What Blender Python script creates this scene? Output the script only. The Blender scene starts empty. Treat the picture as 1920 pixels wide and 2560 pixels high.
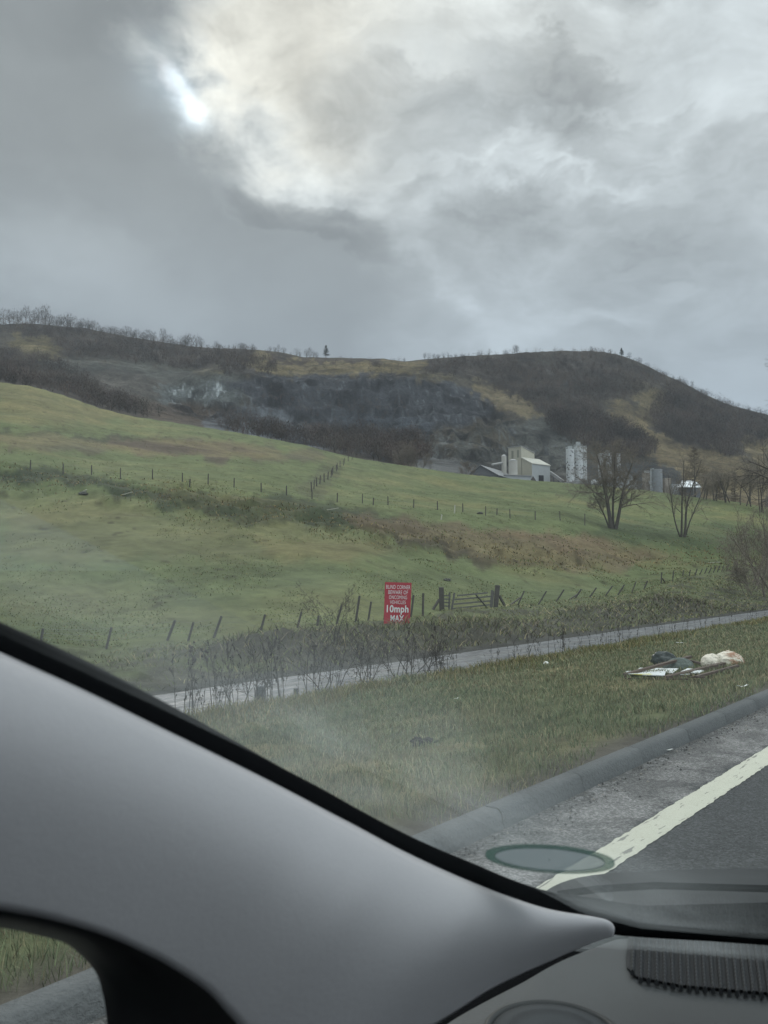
import bpy, math, random
import numpy as np
from mathutils import Vector, Matrix
random.seed(7); RNG = np.random.default_rng(7)
S = bpy.context.scene
COL = S.collection
# ------------------------------------------------------------------ camera
FPX = 2100.0; PITCH = math.atan(145/2100); CP, SP = math.cos(PITCH), math.sin(PITCH)
cam = bpy.data.cameras.new('camera'); camo = bpy.data.objects.new('camera', cam); COL.objects.link(camo)
cam.sensor_fit = 'VERTICAL'; cam.sensor_height = 36.0; cam.lens = FPX/2560*36
cam.clip_start = 0.01; cam.clip_end = 20000
camo.location = (0, 0, 0); camo.rotation_euler = (math.pi/2+PITCH, 0, 0)
cam.dof.use_dof = True; cam.dof.focus_distance = 38; cam.dof.aperture_fstop = 15.0
S.camera = camo
# ------------------------------------------------------------------ sun, exposure
SUN_AZ, SUN_EL = math.radians(-14.0), math.radians(29.5)
sd = bpy.data.lights.new('sun', 'SUN'); sd.energy = 0.9; sd.angle = math.radians(14); sd.color = (1, .96, .88)
so = bpy.data.objects.new('sun', sd); COL.objects.link(so)
sv = Vector((math.sin(SUN_AZ)*math.cos(SUN_EL), math.cos(SUN_AZ)*math.cos(SUN_EL), math.sin(SUN_EL)))
so.rotation_euler = sv.to_track_quat('Z', 'Y').to_euler()
S.view_settings.view_transform = 'Standard'; S.view_settings.look = 'None'
S.view_settings.exposure = 0.17; S.view_settings.gamma = 1.0

# photo direction helpers (photograph is 1920x2560)
def ray(u, v):
    a, b = u-960.0, 1280.0-v
    return (a, FPX*CP-b*SP, FPX*SP+b*CP)
def P(u, v, y):
    d = ray(u, v); k = y/d[1]; return Vector((d[0]*k, y, d[2]*k))
def AE(u, v):
    d = ray(u, v); return d[0]/d[1], d[2]/d[1]
def azel(u, v):
    d = ray(u, v); return math.atan2(d[0], d[1]), math.atan2(d[2], math.hypot(d[0], d[1]))
def UV(x, y, z):
    cy = y*CP+z*SP; cz = -y*SP+z*CP
    return 960+FPX*x/cy, 1280-FPX*cz/cy

# ------------------------------------------------------------------ node helper
class NT:
    def __init__(s, tree): s.t = tree; s.t.nodes.clear()
    def n(s, typ, **kw):
        nd = s.t.nodes.new(typ)
        for k, v in kw.items():
            if k == 'i':
                for kk, vv in v.items():
                    if hasattr(vv, 'is_output'): s.t.links.new(vv, nd.inputs[kk])
                    else: nd.inputs[kk].default_value = vv
            else: setattr(nd, k, v)
        return nd
    def m(s, op, a, b=0.0, c=None, clamp=False):
        nd = s.t.nodes.new('ShaderNodeMath'); nd.operation = op; nd.use_clamp = clamp
        for k, v in enumerate((a, b) if c is None else (a, b, c)):
            if hasattr(v, 'is_output'): s.t.links.new(v, nd.inputs[k])
            else: nd.inputs[k].default_value = v
        return nd.outputs[0]
    def ss(s, x, lo, hi):
        nd = s.t.nodes.new('ShaderNodeMapRange'); nd.interpolation_type = 'SMOOTHSTEP'
        s.t.links.new(x, nd.inputs[0]); nd.inputs[1].default_value = lo; nd.inputs[2].default_value = hi
        return nd.outputs[0]
    def mix(s, f, a, b, mode='MIX'):
        nd = s.t.nodes.new('ShaderNodeMix'); nd.data_type = 'RGBA'; nd.blend_type = mode
        for k, v in ((0, f), (6, a), (7, b)):
            if hasattr(v, 'is_output'): s.t.links.new(v, nd.inputs[k])
            else:
                if k and len(v) == 3: v = (*v, 1)
                nd.inputs[k].default_value = v
        return nd.outputs[2]
    def noise(s, vec, scale, detail=4, rough=.55, dist=0):
        nd = s.t.nodes.new('ShaderNodeTexNoise')
        if vec is not None: s.t.links.new(vec, nd.inputs['Vector'])
        nd.inputs['Scale'].default_value = scale; nd.inputs['Detail'].default_value = detail
        nd.inputs['Roughness'].default_value = rough; nd.inputs['Distortion'].default_value = dist
        return nd
    def link(s, a, b): s.t.links.new(a, b)

# ------------------------------------------------------------------ world: broken overcast sky laid out by azimuth / elevation
W = bpy.data.worlds.new('World'); S.world = W; W.use_nodes = True
def build_world():
    T = NT(W.node_tree)
    out = T.n('ShaderNodeOutputWorld')
    tc = T.n('ShaderNodeTexCoord'); sep = T.n('ShaderNodeSeparateXYZ'); T.link(tc.outputs['Generated'], sep.inputs[0])
    X, Y, Z = sep.outputs
    az0 = T.m('ARCTAN2', X, Y); el0 = T.m('ARCSINE', Z)
    flat = T.n('ShaderNodeCombineXYZ', i={0: az0, 1: T.m('MULTIPLY', el0, 1.5), 2: 0.0}).outputs[0]
    w1 = T.noise(flat, 4.5, 5, .55); w2 = T.noise(flat, 17, 6, .6)
    s1 = T.n('ShaderNodeSeparateColor', i={0: w1.outputs['Color']}); s2 = T.n('ShaderNodeSeparateColor', i={0: w2.outputs['Color']})
    def warp(c, k, amp1, amp2):
        a = T.m('MULTIPLY_ADD', T.m('SUBTRACT', s1.outputs[k], .5), amp1, c)
        return T.m('MULTIPLY_ADD', T.m('SUBTRACT', s2.outputs[k], .5), amp2, a)
    az = warp(az0, 0, .18, .05); el = warp(el0, 1, .14, .05)
    def line(p, q, w0, w1):     # smooth 0..1 on the left-hand/below side of the line p->q
        (a0, e0), (a1, e1) = azel(*p), azel(*q)
        dx, dy = a1-a0, e1-e0; L = math.hypot(dx, dy); nx, ny = -dy/L, dx/L
        d = T.m('ADD', T.m('MULTIPLY', T.m('SUBTRACT', az, a0), nx), T.m('MULTIPLY', T.m('SUBTRACT', el, e0), ny)); d = T.m('MULTIPLY_ADD', T.m('SUBTRACT', T.noise(flat, 11, 7, .6, .5).outputs[0], .5), .16, d)
        return T.ss(d, w0, w1)
    def blob(u, v, su, sv, rot=0, A=az, E=el):
        a0, e0 = azel(u, v); c, s_ = math.cos(math.radians(rot)), math.sin(math.radians(rot))
        dx, dy = T.m('SUBTRACT', A, a0), T.m('SUBTRACT', E, e0)
        p = T.m('ADD', T.m('MULTIPLY', dx, c/su*FPX), T.m('MULTIPLY', dy, s_/su*FPX))
        q = T.m('ADD', T.m('MULTIPLY', dx, -s_/sv*FPX), T.m('MULTIPLY', dy, c/sv*FPX))
        r = T.m('ADD', T.m('MULTIPLY', p, p), T.m('MULTIPLY', q, q))
        return T.m('EXPONENT', T.m('MULTIPLY', r, -1.0))
    # base brightness by elevation (sky seen through cloud)
    br = T.m('MULTIPLY_ADD', T.ss(el, .05, .62), SKY['rise'], SKY['base'])
    add = lambda x, y, k: T.m('MULTIPLY_ADD', y, k, x)
    for b in BLOBS: br = add(br, blob(*b[:5]), b[5])
    # big dark bank on the left: above the notch and below the diagonal
    l1 = line((520, 300), (430, -60), -.05, .05)
    l2 = line((860, 515), (380, 215), -.08, .06)
    dark = T.m('MAXIMUM', l1, l2)
    keep = T.m('SUBTRACT', 1.0, T.m('MULTIPLY', T.ss(az, -.12, .12), T.ss(el, -.5, 1.0)))
    fade = T.m('SUBTRACT', 1.0, T.ss(az, -.06, .10))
    dark = T.m('MULTIPLY', dark, fade)
    br = T.m('ADD', T.m('MULTIPLY', br, T.m('SUBTRACT', 1.0, dark)), T.m('MULTIPLY', dark, T.m('MULTIPLY_ADD', T.ss(el0, .35, .55), -.03, SKY['dark'])))
    br = add(br, blob(60, 640, 330, 90, 15), .085); br = add(br, blob(360, 740, 240, 110, 0), .07)
    br = add(br, blob(330, 20, 140, 120, 0), -.04)
    # billow detail and sharp-rimmed cumulus
    d1 = T.noise(flat, 8, 9, .62, .6); d2 = T.noise(flat, 3.0, 6, .55, .4)
    st = T.n('ShaderNodeCombineXYZ', i={0: az, 1: T.m('MULTIPLY', el, 3.2), 2: 3.0}).outputs[0]; d3 = T.noise(st, 5.5, 7, .6, .5)
    sub = lambda q: T.m('SUBTRACT', q.outputs[0], .5)
    vv = T.m('ADD', T.m('ADD', T.m('MULTIPLY', sub(d1), .75), T.m('MULTIPLY', sub(d2), .7)), T.m('MULTIPLY', sub(d3), .75))
    amp = T.m('MULTIPLY_ADD', T.m('SUBTRACT', 1.0, dark), .85, .25)
    amp = T.m('MULTIPLY', amp, T.m('MULTIPLY_ADD', T.ss(el0, .2, .42), .6, .4))
    br = T.m('MULTIPLY', br, T.m('ADD', 1.0, T.m('MULTIPLY', vv, amp)))
    for (u, v, su, sv2_, rot, lo, k) in CUMULI:
        az3 = T.m('MULTIPLY_ADD', sub(d1), .10, az); el3 = T.m('MULTIPLY_ADD', sub(d1), .085, el)
        q = blob(u, v, su, sv2_, rot, az3, el3); e0 = azel(u, v)[1]
        rim = T.m('EXPONENT', T.m('MULTIPLY', T.m('POWER', T.m('DIVIDE', T.m('SUBTRACT', q, lo+.10), .15), 2.0), -1.0))
        upper = T.ss(T.m('SUBTRACT', el, e0), -.03, .05)
        br = add(br, T.m('MULTIPLY', rim, upper), k); br = add(br, T.ss(q, lo, lo+.25), -.05)
    # unseen sky: brightness raised overhead and behind to add light on the ground
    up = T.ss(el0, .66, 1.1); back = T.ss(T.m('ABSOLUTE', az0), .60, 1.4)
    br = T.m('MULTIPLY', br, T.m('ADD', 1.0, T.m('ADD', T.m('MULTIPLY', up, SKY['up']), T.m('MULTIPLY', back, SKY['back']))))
    br = T.m('MAXIMUM', br, .12)
    # tint: warm near the bright break, blue-grey low
    warm = T.m('MULTIPLY', T.m('ADD', blob(640, 160, 330, 330), T.m('MULTIPLY', blob(1100, 40, 500, 160), .4)), T.m('SUBTRACT', 1.0, dark), clamp=True)
    low = T.m('SUBTRACT', 1.0, T.ss(el0, .1, .5))
    tint = T.mix(low, (.915, 1.0, 1.015), (.825, .98, 1.10))
    tint = T.mix(warm, tint, (1.02, 1.01, .90))
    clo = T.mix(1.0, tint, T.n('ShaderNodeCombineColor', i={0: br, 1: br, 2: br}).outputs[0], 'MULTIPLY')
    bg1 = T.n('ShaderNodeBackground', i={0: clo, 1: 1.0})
    sky = T.n('ShaderNodeTexSky', sky_type='NISHITA', sun_disc=False, sun_elevation=SUN_EL, sun_rotation=-SUN_AZ if False else SUN_AZ)
    bg2 = T.n('ShaderNodeBackground', i={0: sky.outputs[0], 1: .14})
    A2 = warp(az0, 2, .05, .035); E2 = warp(el0, 0, .05, .035)
    hole = T.m('ADD', blob(468, 265, 60, 30, -38, A2, E2), T.m('MULTIPLY', blob(420, 185, 52, 30, -35, A2, E2), 1.1))
    hl = T.m('MULTIPLY', T.ss(hole, .25, 1.25), .8)
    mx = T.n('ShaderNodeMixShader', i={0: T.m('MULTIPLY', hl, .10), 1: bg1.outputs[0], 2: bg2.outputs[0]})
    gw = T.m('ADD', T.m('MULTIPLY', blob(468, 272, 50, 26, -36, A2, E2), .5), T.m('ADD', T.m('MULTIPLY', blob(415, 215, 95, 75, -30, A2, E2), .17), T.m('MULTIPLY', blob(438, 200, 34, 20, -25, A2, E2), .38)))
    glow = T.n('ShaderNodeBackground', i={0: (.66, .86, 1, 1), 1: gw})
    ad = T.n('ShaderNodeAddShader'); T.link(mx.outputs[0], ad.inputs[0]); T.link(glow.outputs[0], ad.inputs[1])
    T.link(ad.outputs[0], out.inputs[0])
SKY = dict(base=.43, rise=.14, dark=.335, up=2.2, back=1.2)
BLOBS = [  # u, v, size u, size v, rotation, gain
    (620, 80, 190, 260, 25, .30), (570, 270, 150, 90, -40, .20), (700, 380, 160, 60, -30, .10), (820, 420, 260, 70, -25, .16),
    (980, 60, 260, 120, 0, .16), (1350, 30, 420, 90, 0, .16), (1500, 160, 230, 60, -8, -.08),
    (800, 250, 130, 90, -35, -.17), (1000, 110, 130, 60, 0, -.08), (1350, 300, 260, 60, 10, -.09),
    (1180, 420, 150, 34, 22, .12), (1400, 425, 190, 36, -12, .13), (1300, 520, 300, 70, -5, -.05),
    (1700, 330, 260, 50, 8, .09), (1110, 700, 40, 170, 42, .10), (1500, 775, 480, 30, 8, .08), (1850, 120, 240, 200, 0, .06),
    (900, 330, 100, 60, 0, .1), (900, 640, 260, 110, 0, -.04), (1650, 640, 360, 110, 10, -.02)]
CUMULI = [(1170, 480, 300, 95, 8, .35, .13), (1400, 470, 260, 80, -4, .4, .11), (1580, 330, 260, 60, 5, .35, .08), (1050, 300, 260, 110, -10, .4, .07), (1380, 200, 330, 90, -6, .4, .06), (800, 560, 320, 90, -20, .4, .035)]
build_world()

# ------------------------------------------------------------------ numpy noise
def _h(ix, iy, seed):
    n = (ix.astype(np.int64)*374761393 + iy.astype(np.int64)*668265263 + seed*1442695041) & 0xffffffff
    n = ((n ^ (n >> 13))*1274126177) & 0xffffffff
    return ((n ^ (n >> 16)) & 0xffff)/65535.0
def vn(x, y, seed=0):
    ix, iy = np.floor(x), np.floor(y); fx, fy = x-ix, y-iy
    fx = fx*fx*fx*(fx*(fx*6-15)+10); fy = fy*fy*fy*(fy*(fy*6-15)+10)
    a, b, c, d = _h(ix, iy, seed), _h(ix+1, iy, seed), _h(ix, iy+1, seed), _h(ix+1, iy+1, seed)
    return (a*(1-fx)+b*fx)*(1-fy)+(c*(1-fx)+d*fx)*fy - .5
def fbm(x, y, seed=0, o=4, g=.5):
    r = np.zeros_like(np.asarray(x, float)); a = 1.0
    for k in range(o):
        r = r + a*vn(x*2**k+k*17.3, y*2**k-k*9.1, seed+k); a *= g
    return r
def ridged(x, y, seed=0, o=4):
    r = np.zeros_like(np.asarray(x, float)); a = 1.0
    for k in range(o):
        r = r + a*(1-np.abs(vn(x*2**k+k*7.7, y*2**k+k*3.1, seed+k))*4); a *= .5
    return r*.5
def sms(x, a, b):
    t = np.clip((x-a)/(b-a), 0, 1); return t*t*(3-2*t)

# ------------------------------------------------------------------ terrain, built on distances along each bearing
DV, NV = np.array([.625, .7806]), np.array([-.7806, .625])      # along the road, away from the road (to the left)
def ST(x, y): return x*DV[0]+y*DV[1], x*NV[0]+y*NV[1]
def XY(s, t): return s*DV[0]+t*NV[0], s*DV[1]+t*NV[1]
ROAD_Z, TRACK_Z = -1.30, -2.50
FENCE = [(-120,1640,28), (130,1612,31), (275,1626,31.5), (415,1604,33), (475,1606,33.5), (545,1596,34), (655,1578,36), (750,1572,37), (870,1560,38.5),
         (925,1555,39.5), (1057,1542,43), (1103,1531,46.5), (1240,1518,49), (1295,1514,52), (1345,1513,54), (1390,1505,56), (1437,1497,58), (1474,1494,61),
         (1513,1490,64), (1544,1488,66), (1579,1483,69), (1609,1475,71), (1655,1460,75), (1681,1455,78), (1706,1443,82), (1740,1440,88), (1780,1433,96), (1830,1428,106), (1920,1420,118), (2100,1415,150), (2230,1412,200)]
K3 = [(-100,1195,84), (0,1195,84), (280,1215,80), (600,1270,75), (900,1330,72), (1250,1398,76), (1500,1412,86), (1700,1400,104), (1920,1392,128), (2230,1380,215)]
K4 = [(-100,1152,96), (0,1156,96), (158,1177,96), (301,1191,96), (458,1204,96), (653,1225,98), (843,1252,100), (1034,1267,103), (1242,1284,108), (1400,1296,110), (1535,1322,118), (1707,1343,124), (1920,1345,150), (2230,1345,230)]
K5 = [(-250,930,235), (0,955,232), (80,965,231), (160,988,229), (250,1020,226), (330,1040,224), (450,1058,221), (600,1082,217), (760,1112,212), (870,1141,210),
      (960,1156,214), (1150,1184,245), (1345,1202,262), (1475,1211,262), (1620,1226,258), (1692,1236,250), (1750,1244,245), (1850,1256,240), (1920,1268,235), (2230,1290,260)]
K7 = [(-250,938,400), (0,958,400), (160,993,400), (250,1026,400), (330,1046,400), (450,1064,400), (600,1088,400), (760,1118,400), (870,1146,400), (960,1160,400), (1150,1190,390), (1345,1207,385), (1475,1214,388), (1620,1229,390), (1750,1248,390), (1920,1268,395), (2230,1290,400)]
K8 = [(-250,890,640), (0,905,640), (160,945,640), (300,985,640), (420,1018,640), (520,1030,640), (620,1062,640), (720,1090,640), (900,1078,640), (1060,1060,640), (1180,1092,600), (1290,1110,600), (1400,1110,600), (1550,1120,600), (1700,1140,620), (1920,1175,640), (2230,1200,650)]
K8b = [(-250,870,720), (0,885,720), (160,905,720), (300,925,720), (420,955,720), (520,945,710), (620,940,700), (760,944,695), (900,950,695), (1020,945,700), (1130,960,710), (1230,1010,715), (1400,1000,730), (1550,1010,730), (1700,1060,730), (1920,1110,740), (2230,1140,750)]
K9 = [(-250,785,960), (0,797,960), (100,803,960), (200,818,955), (300,835,950), (400,852,945), (470,863,940), (540,869,935), (640,872,930), (700,879,925), (760,893,920), (820,895,920), (960,896,920), (1010,903,915),
      (1060,898,915), (1150,891,915), (1280,883,920), (1400,875,930), (1480,876,935), (1540,884,935), (1590,900,930), (1650,930,920), (1700,952,910), (1760,985,900), (1830,1015,900), (1920,1040,900), (2230,1120,900)]
def _knot(K):
    A = []; E = []; Y = []
    for u, v, y in K:
        a, e = AE(u, v); A.append(a); E.append(e); Y.append(y)
    return np.array(A), np.array(E), np.array(Y, float)
KN = [_knot(k) for k in (FENCE, K3, K4, K5, K7, K8, K8b, K9)]
def fence_y(a): return np.interp(a, KN[0][0], KN[0][2])
MOUNDS = []   # (s, t, size along, size across, height)
def px_near(u, v):          # point of the verge / bank seen at a photo position, ignoring small bumps
    a, e = AE(u, v); y = 6.0
    for _ in range(60):
        z = znear(np.array([a*y]), np.array([y]), False)[0]
        y = .6*y+.4*min(max(z/e, 2), 60)
    return a*y, y
QUARRY = [(560,960),(640,938),(800,940),(960,936),(1120,950),(1230,1000),(1300,1060),(1420,1090),(1450,1170),(1250,1190),(1050,1130),(900,1120),(720,1090),(560,1060),(440,1030),(400,980)]
def znear(x, y, bumps=True):
    s, t = ST(x, y)
    r = np.hypot(x, y); a = np.clip(x/np.maximum(y, 1e-3), -.6, .62); a = np.where(y < 0, -.6*np.sign(-x), a)
    aF, eF, yF = KN[0]
    yf = np.interp(a, aF, yF); zf_ = np.interp(a, aF, eF)*yf; tf = np.maximum(a*yf*NV[0]+yf*NV[1], 22.0)
    z = np.where(t < 11.5, -1.205-(t-2.36)*.1415, TRACK_Z)
    q = np.clip((t-14.5)/(tf-14.5), 0, 1)
    zb = TRACK_Z+(zf_-TRACK_Z)*sms(q, 0.0, 1.0)
    z = np.where(t >= 14.5, zb, z)
    z = np.where(t < 2.9, z-.02*(1-sms(t, 2.38, 2.6)), z)
    z = np.where(t < 2.29, -1.5, z)
    if bumps:
        k = sms(t, 2.5, 3.5)*(1-sms(t, 8.5, 11.2))
        z = z+k*(fbm(x*.9, y*.9, 3, 3)*.10+fbm(x*5, y*5, 5, 2)*.025)
        k = sms(t, 14.6, 16)*(1-sms(q, .9, 1))
        z = z+k*(fbm(x*.3, y*.3, 9, 3)*.30+fbm(x*1.2, y*1.2, 10, 3)*.16)
        for (ms, mt, ls, lt, h) in MOUNDS:
            g = np.exp(-((s-ms)/ls)**2-((t-mt)/lt)**2)
            z = z+h*.5*g*(1+.5*fbm(x*1.3, y*1.3, 12, 3))
    return z
def zf(x, y, bumps=True):
    x = np.atleast_1d(np.asarray(x, float)); y = np.atleast_1d(np.asarray(y, float))
    s, t = ST(x, y)
    th = np.arctan2(x, y); r = np.hypot(x, y); tc = np.clip(th, -.54, .54)
    a = np.tan(tc); d = r*np.cos(tc)
    E = [np.interp(a, k[0], k[1]) for k in KN]; Y = [np.interp(a, k[0], k[2]) for k in KN]
    zn = znear(x, y, bumps)
    ld = np.log(np.maximum(d, 1))
    z = E[0]*d
    segs = [(0, 1), (1, 2), (2, 3)]
    for i, j in segs:
        f = np.clip((ld-np.log(Y[i]))/(np.log(Y[j])-np.log(Y[i])), 0, 1)
        z = np.where(d > Y[i], (E[i]+(E[j]-E[i])*f)*d, z)
    z5 = E[3]*Y[3]; zv = (E[3]*(Y[3]+70))-16
    f = sms(d, Y[3], Y[3]+70); z = np.where(d > Y[3], z5+(zv-z5)*f, z)
    z7 = E[4]*Y[4]; f = sms(d, Y[3]+70, Y[4]); z = np.where(d > Y[3]+70, zv+(z7-zv)*f, z)
    for i, j in ((4, 5), (5, 6), (6, 7)):
        f = np.clip((ld-np.log(Y[i]))/(np.log(Y[j])-np.log(Y[i])), 0, 1)
        z = np.where(d > Y[i], (E[i]+(E[j]-E[i])*f)*d, z)
    z9 = E[7]*Y[7]; z = np.where(d > Y[7], z9-.10*(d-Y[7])-20*sms(d, Y[7], Y[7]+500), z)
    if bumps:
        kf = sms(d, Y[0], Y[0]+12)*(1-sms(d, Y[3]-25, Y[3]))
        gy = np.exp(-((ld-np.log(Y[1]+4))/.13)**2)
        z = z+kf*(fbm(x*.06, y*.06, 20, 3)*.9+fbm(x*.5, y*.5, 21, 3)*.16+gy*(fbm(x*.45, y*.45, 22, 4)*1.1))
        kh = sms(d, Y[4]+20, Y[4]+120)*(1-.75*sms(d, Y[7]-90, Y[7]-10))
        u, v = UV(x, y, z)
        qk = poly_mask(u, v, QUARRY, 22) if x.size > 400 else 0
        z = z+kh*(fbm(x/70, y/70, 30, 5)*9+ridged(x/45, y/45, 34, 4)*3)
        z = z+kh*qk*(ridged(x/26, y/60, 40, 5)*9-4+fbm(x/9, y/9, 44, 4)*5)
        ph = (z+fbm(x/50, y/50, 47, 4)*14)/13.0; ph = ph-np.floor(ph); z = z+kh*qk*6.0*(sms(ph, .55, 1.0)-ph)
    taper = 1-sms(np.abs(th), .60, 1.15)
    far = z*taper+(-2.0)*(1-taper)
    tf = np.maximum(a*Y[0]*NV[0]+Y[0]*NV[1], 22.0)
    near = (d < Y[0]) | (t < 24.0)
    return np.where(near, zn, far)
def poly_dist(u, v, poly):
    u = np.asarray(u, float); v = np.asarray(v, float)
    ins = np.zeros(u.shape, bool); dm = np.full(u.shape, 1e9)
    n = len(poly)
    for i in range(n):
        x0, y0 = poly[i]; x1, y1 = poly[(i+1) % n]
        c = ((y0 > v) != (y1 > v)) & (u < (x1-x0)*(v-y0)/((y1-y0) if y1 != y0 else 1e-9)+x0)
        ins ^= c
        L = (x1-x0)**2+(y1-y0)**2; f = np.clip(((u-x0)*(x1-x0)+(v-y0)*(y1-y0))/L, 0, 1)
        dm = np.minimum(dm, np.hypot(u-x0-f*(x1-x0), v-y0-f*(y1-y0)))
    return np.where(ins, dm, -dm)
def poly_mask(u, v, poly, soft): return sms(poly_dist(u, v, poly), -soft, soft)
for (u, v, ls, lt, h) in ((790,1618,3.6,1.4,.75), (600,1640,3.0,1.4,.45), (930,1640,2.6,1.2,.5), (1010,1605,2.2,1.3,.45), (1170,1590,3.4,1.6,.75), (1270,1580,3.0,1.3,.45), (1500,1545,4.5,1.6,.6), (1640,1515,4,1.8,.5), (1730,1515,3.5,1.5,.5)):
    x_, y_ = px_near(u, v); s_, t_ = ST(x_, y_); MOUNDS.append((s_, max(t_, 16.4), ls, lt, h))
def zat(x, y): return float(zf([x], [y])[0])
def hit(u, v, y0=3.0, y1=1200.0, n=5000):        # where the line of sight meets the terrain
    a, e = AE(u, v); ys = np.exp(np.linspace(math.log(y0), math.log(y1), n)); zz = zf(a*ys, ys)
    k = np.nonzero(e*ys <= zz)[0]
    y = ys[k[0]] if len(k) else y1
    return Vector((a*y, y, zat(a*y, y)))

# ------------------------------------------------------------------ materials
MATS = {}
def mat(name, col, rough=.8, var=.15, scale=8.0, bump=0.0, attr=None, spec=.3, metal=0.0, scale2=None, trans=None, coords='Object'):
    if name in MATS: return MATS[name]
    m = bpy.data.materials.new(name); m.use_nodes = True; T = NT(m.node_tree); MATS[name] = m
    out = T.n('ShaderNodeOutputMaterial'); tc = T.n('ShaderNodeTexCoord').outputs[coords]
    n1 = T.noise(tc, scale, 5, .6); n2 = T.noise(tc, scale2 or scale*6, 3, .6)
    base = T.n('ShaderNodeAttribute', attribute_name=attr).outputs['Color'] if attr else None
    f = T.m('ADD', T.m('MULTIPLY', T.m('SUBTRACT', n1.outputs[0], .5), 2.2*var), T.m('MULTIPLY', T.m('SUBTRACT', n2.outputs[0], .5), 1.4*var))
    f = T.m('ADD', f, 1.0)
    g = T.n('ShaderNodeCombineColor', i={0: f, 1: f, 2: f}).outputs[0]
    c = T.mix(1.0, base if base else col, g, 'MULTIPLY')
    b = T.n('ShaderNodeBsdfPrincipled', i={'Base Color': c, 'Roughness': rough, 'Specular IOR Level': spec, 'Metallic': metal})
    if bump:
        bp = T.n('ShaderNodeBump', i={'Strength': min(1, bump), 'Distance': .02*bump, 'Height': T.m('ADD', n1.outputs[0], n2.outputs[0])})
        T.link(bp.outputs[0], b.inputs['Normal'])
    T.link(b.outputs[0], out.inputs[0])
    return m
# ------------------------------------------------------------------ mesh builder
class MB:
    def __init__(s): s.v = []; s.f = []; s.c = []
    def add(s, vs, fs, col=None):
        o = len(s.v); s.v += [tuple(p) for p in vs]; s.f += [tuple(i+o for i in f) for f in fs]
        if col is not None: s.c += [col]*len(vs)
    def box(s, c, size, rz=0, rot=None):
        hx, hy, hz = size[0]/2, size[1]/2, size[2]/2; R = rot or Matrix.Rotation(rz, 3, 'Z'); c = Vector(c)
        vs = [c+R@Vector((sx*hx, sy*hy, sz*hz)) for sz in (-1, 1) for sy in (-1, 1) for sx in (-1, 1)]
        s.add(vs, [(0,2,3,1),(4,5,7,6),(0,1,5,4),(2,6,7,3),(0,4,6,2),(1,3,7,5)])
    def bar(s, p, q, w, d, up=(0, 0, 1)):       # rectangular bar from p to q
        p, q = Vector(p), Vector(q); z = (q-p).normalized(); u = Vector(up)
        if abs(z.dot(u)) > .97: u = Vector((0, 1, 0))
        x = z.cross(u).normalized(); y = x.cross(z).normalized()
        vs = [e+x*(a*w/2)+y*(b*d/2) for e in (p, q) for a, b in ((-1,-1),(1,-1),(1,1),(-1,1))]
        s.add(vs, [(3,2,1,0),(4,5,6,7),(0,1,5,4),(1,2,6,5),(2,3,7,6),(3,0,4,7)])
    def tube(s, pts, rad, n=6, cap=True, col=None):
        pts = [Vector(p) for p in pts]; rad = rad if hasattr(rad, '__len__') else [rad]*len(pts)
        vs = []; ref = None
        for i, p in enumerate(pts):
            d = (pts[min(i+1, len(pts)-1)]-pts[max(i-1, 0)]).normalized()
            if ref is None: ref = d.orthogonal().normalized()
            x = (ref-d*ref.dot(d)); x = x.normalized() if x.length > 1e-6 else d.orthogonal().normalized(); ref = x; y = d.cross(x)
            vs += [p+(x*math.cos(2*math.pi*k/n)+y*math.sin(2*math.pi*k/n))*rad[i] for k in range(n)]
        fs = [(i*n+k, i*n+(k+1) % n, (i+1)*n+(k+1) % n, (i+1)*n+k) for i in range(len(pts)-1) for k in range(n)]
        if cap: fs += [tuple(range(n-1, -1, -1)), tuple((len(pts)-1)*n+k for k in range(n))]
        s.add(vs, fs, col)
    def prism(s, xy, z0, tops):
        n = len(xy); z0 = z0 if hasattr(z0, '__len__') else [z0]*n; tops = tops if hasattr(tops, '__len__') else [tops]*n
        vs = [(x, y, z0[i]) for i, (x, y) in enumerate(xy)]+[(x, y, tops[i]) for i, (x, y) in enumerate(xy)]
        s.add(vs, [tuple(range(n-1, -1, -1)), tuple(range(n, 2*n))]+[(i, (i+1) % n, n+(i+1) % n, n+i) for i in range(n)])
    def lathe(s, prof, c=(0, 0, 0), n=24):
        c = Vector(c); vs = [(c.x+r*math.cos(2*math.pi*k/n), c.y+r*math.sin(2*math.pi*k/n), c.z+z) for r, z in prof for k in range(n)]
        fs = [(i*n+k, i*n+(k+1) % n, (i+1)*n+(k+1) % n, (i+1)*n+k) for i in range(len(prof)-1) for k in range(n)]
        fs += [tuple(range(n-1, -1, -1)), tuple((len(prof)-1)*n+k for k in range(n))]
        s.add(vs, fs)
    def build(s, name, m, parent=None, smooth=False, bevel=0, origin=None, parloc=None):
        me = bpy.data.meshes.new(name)
        o_ = Vector(origin) if origin is not None else (parent.location if parent is not None and parent.type == 'EMPTY' else Vector((0, 0, 0)))
        if parloc is not None: o_ = Vector(parloc)
        me.from_pydata([tuple(Vector(p)-o_) for p in s.v], [], s.f); me.validate(); me.update()
        if s.c and len(s.c) == len(s.v):
            at = me.color_attributes.new('Col', 'FLOAT_COLOR', 'POINT'); at.data.foreach_set('color', np.array([(*c, 1) for c in s.c], np.float32).ravel())
        if smooth: me.polygons.foreach_set('use_smooth', [True]*len(me.polygons))
        me.materials.append(m); ob = bpy.data.objects.new(name, me); COL.objects.link(ob)
        if parent is not None: ob.parent = parent
        elif origin is not None: ob.location = o_
        if bevel:
            b = ob.modifiers.new('bevel', 'BEVEL'); b.width = bevel; b.segments = 2; b.limit_method = 'ANGLE'
        return ob
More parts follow.
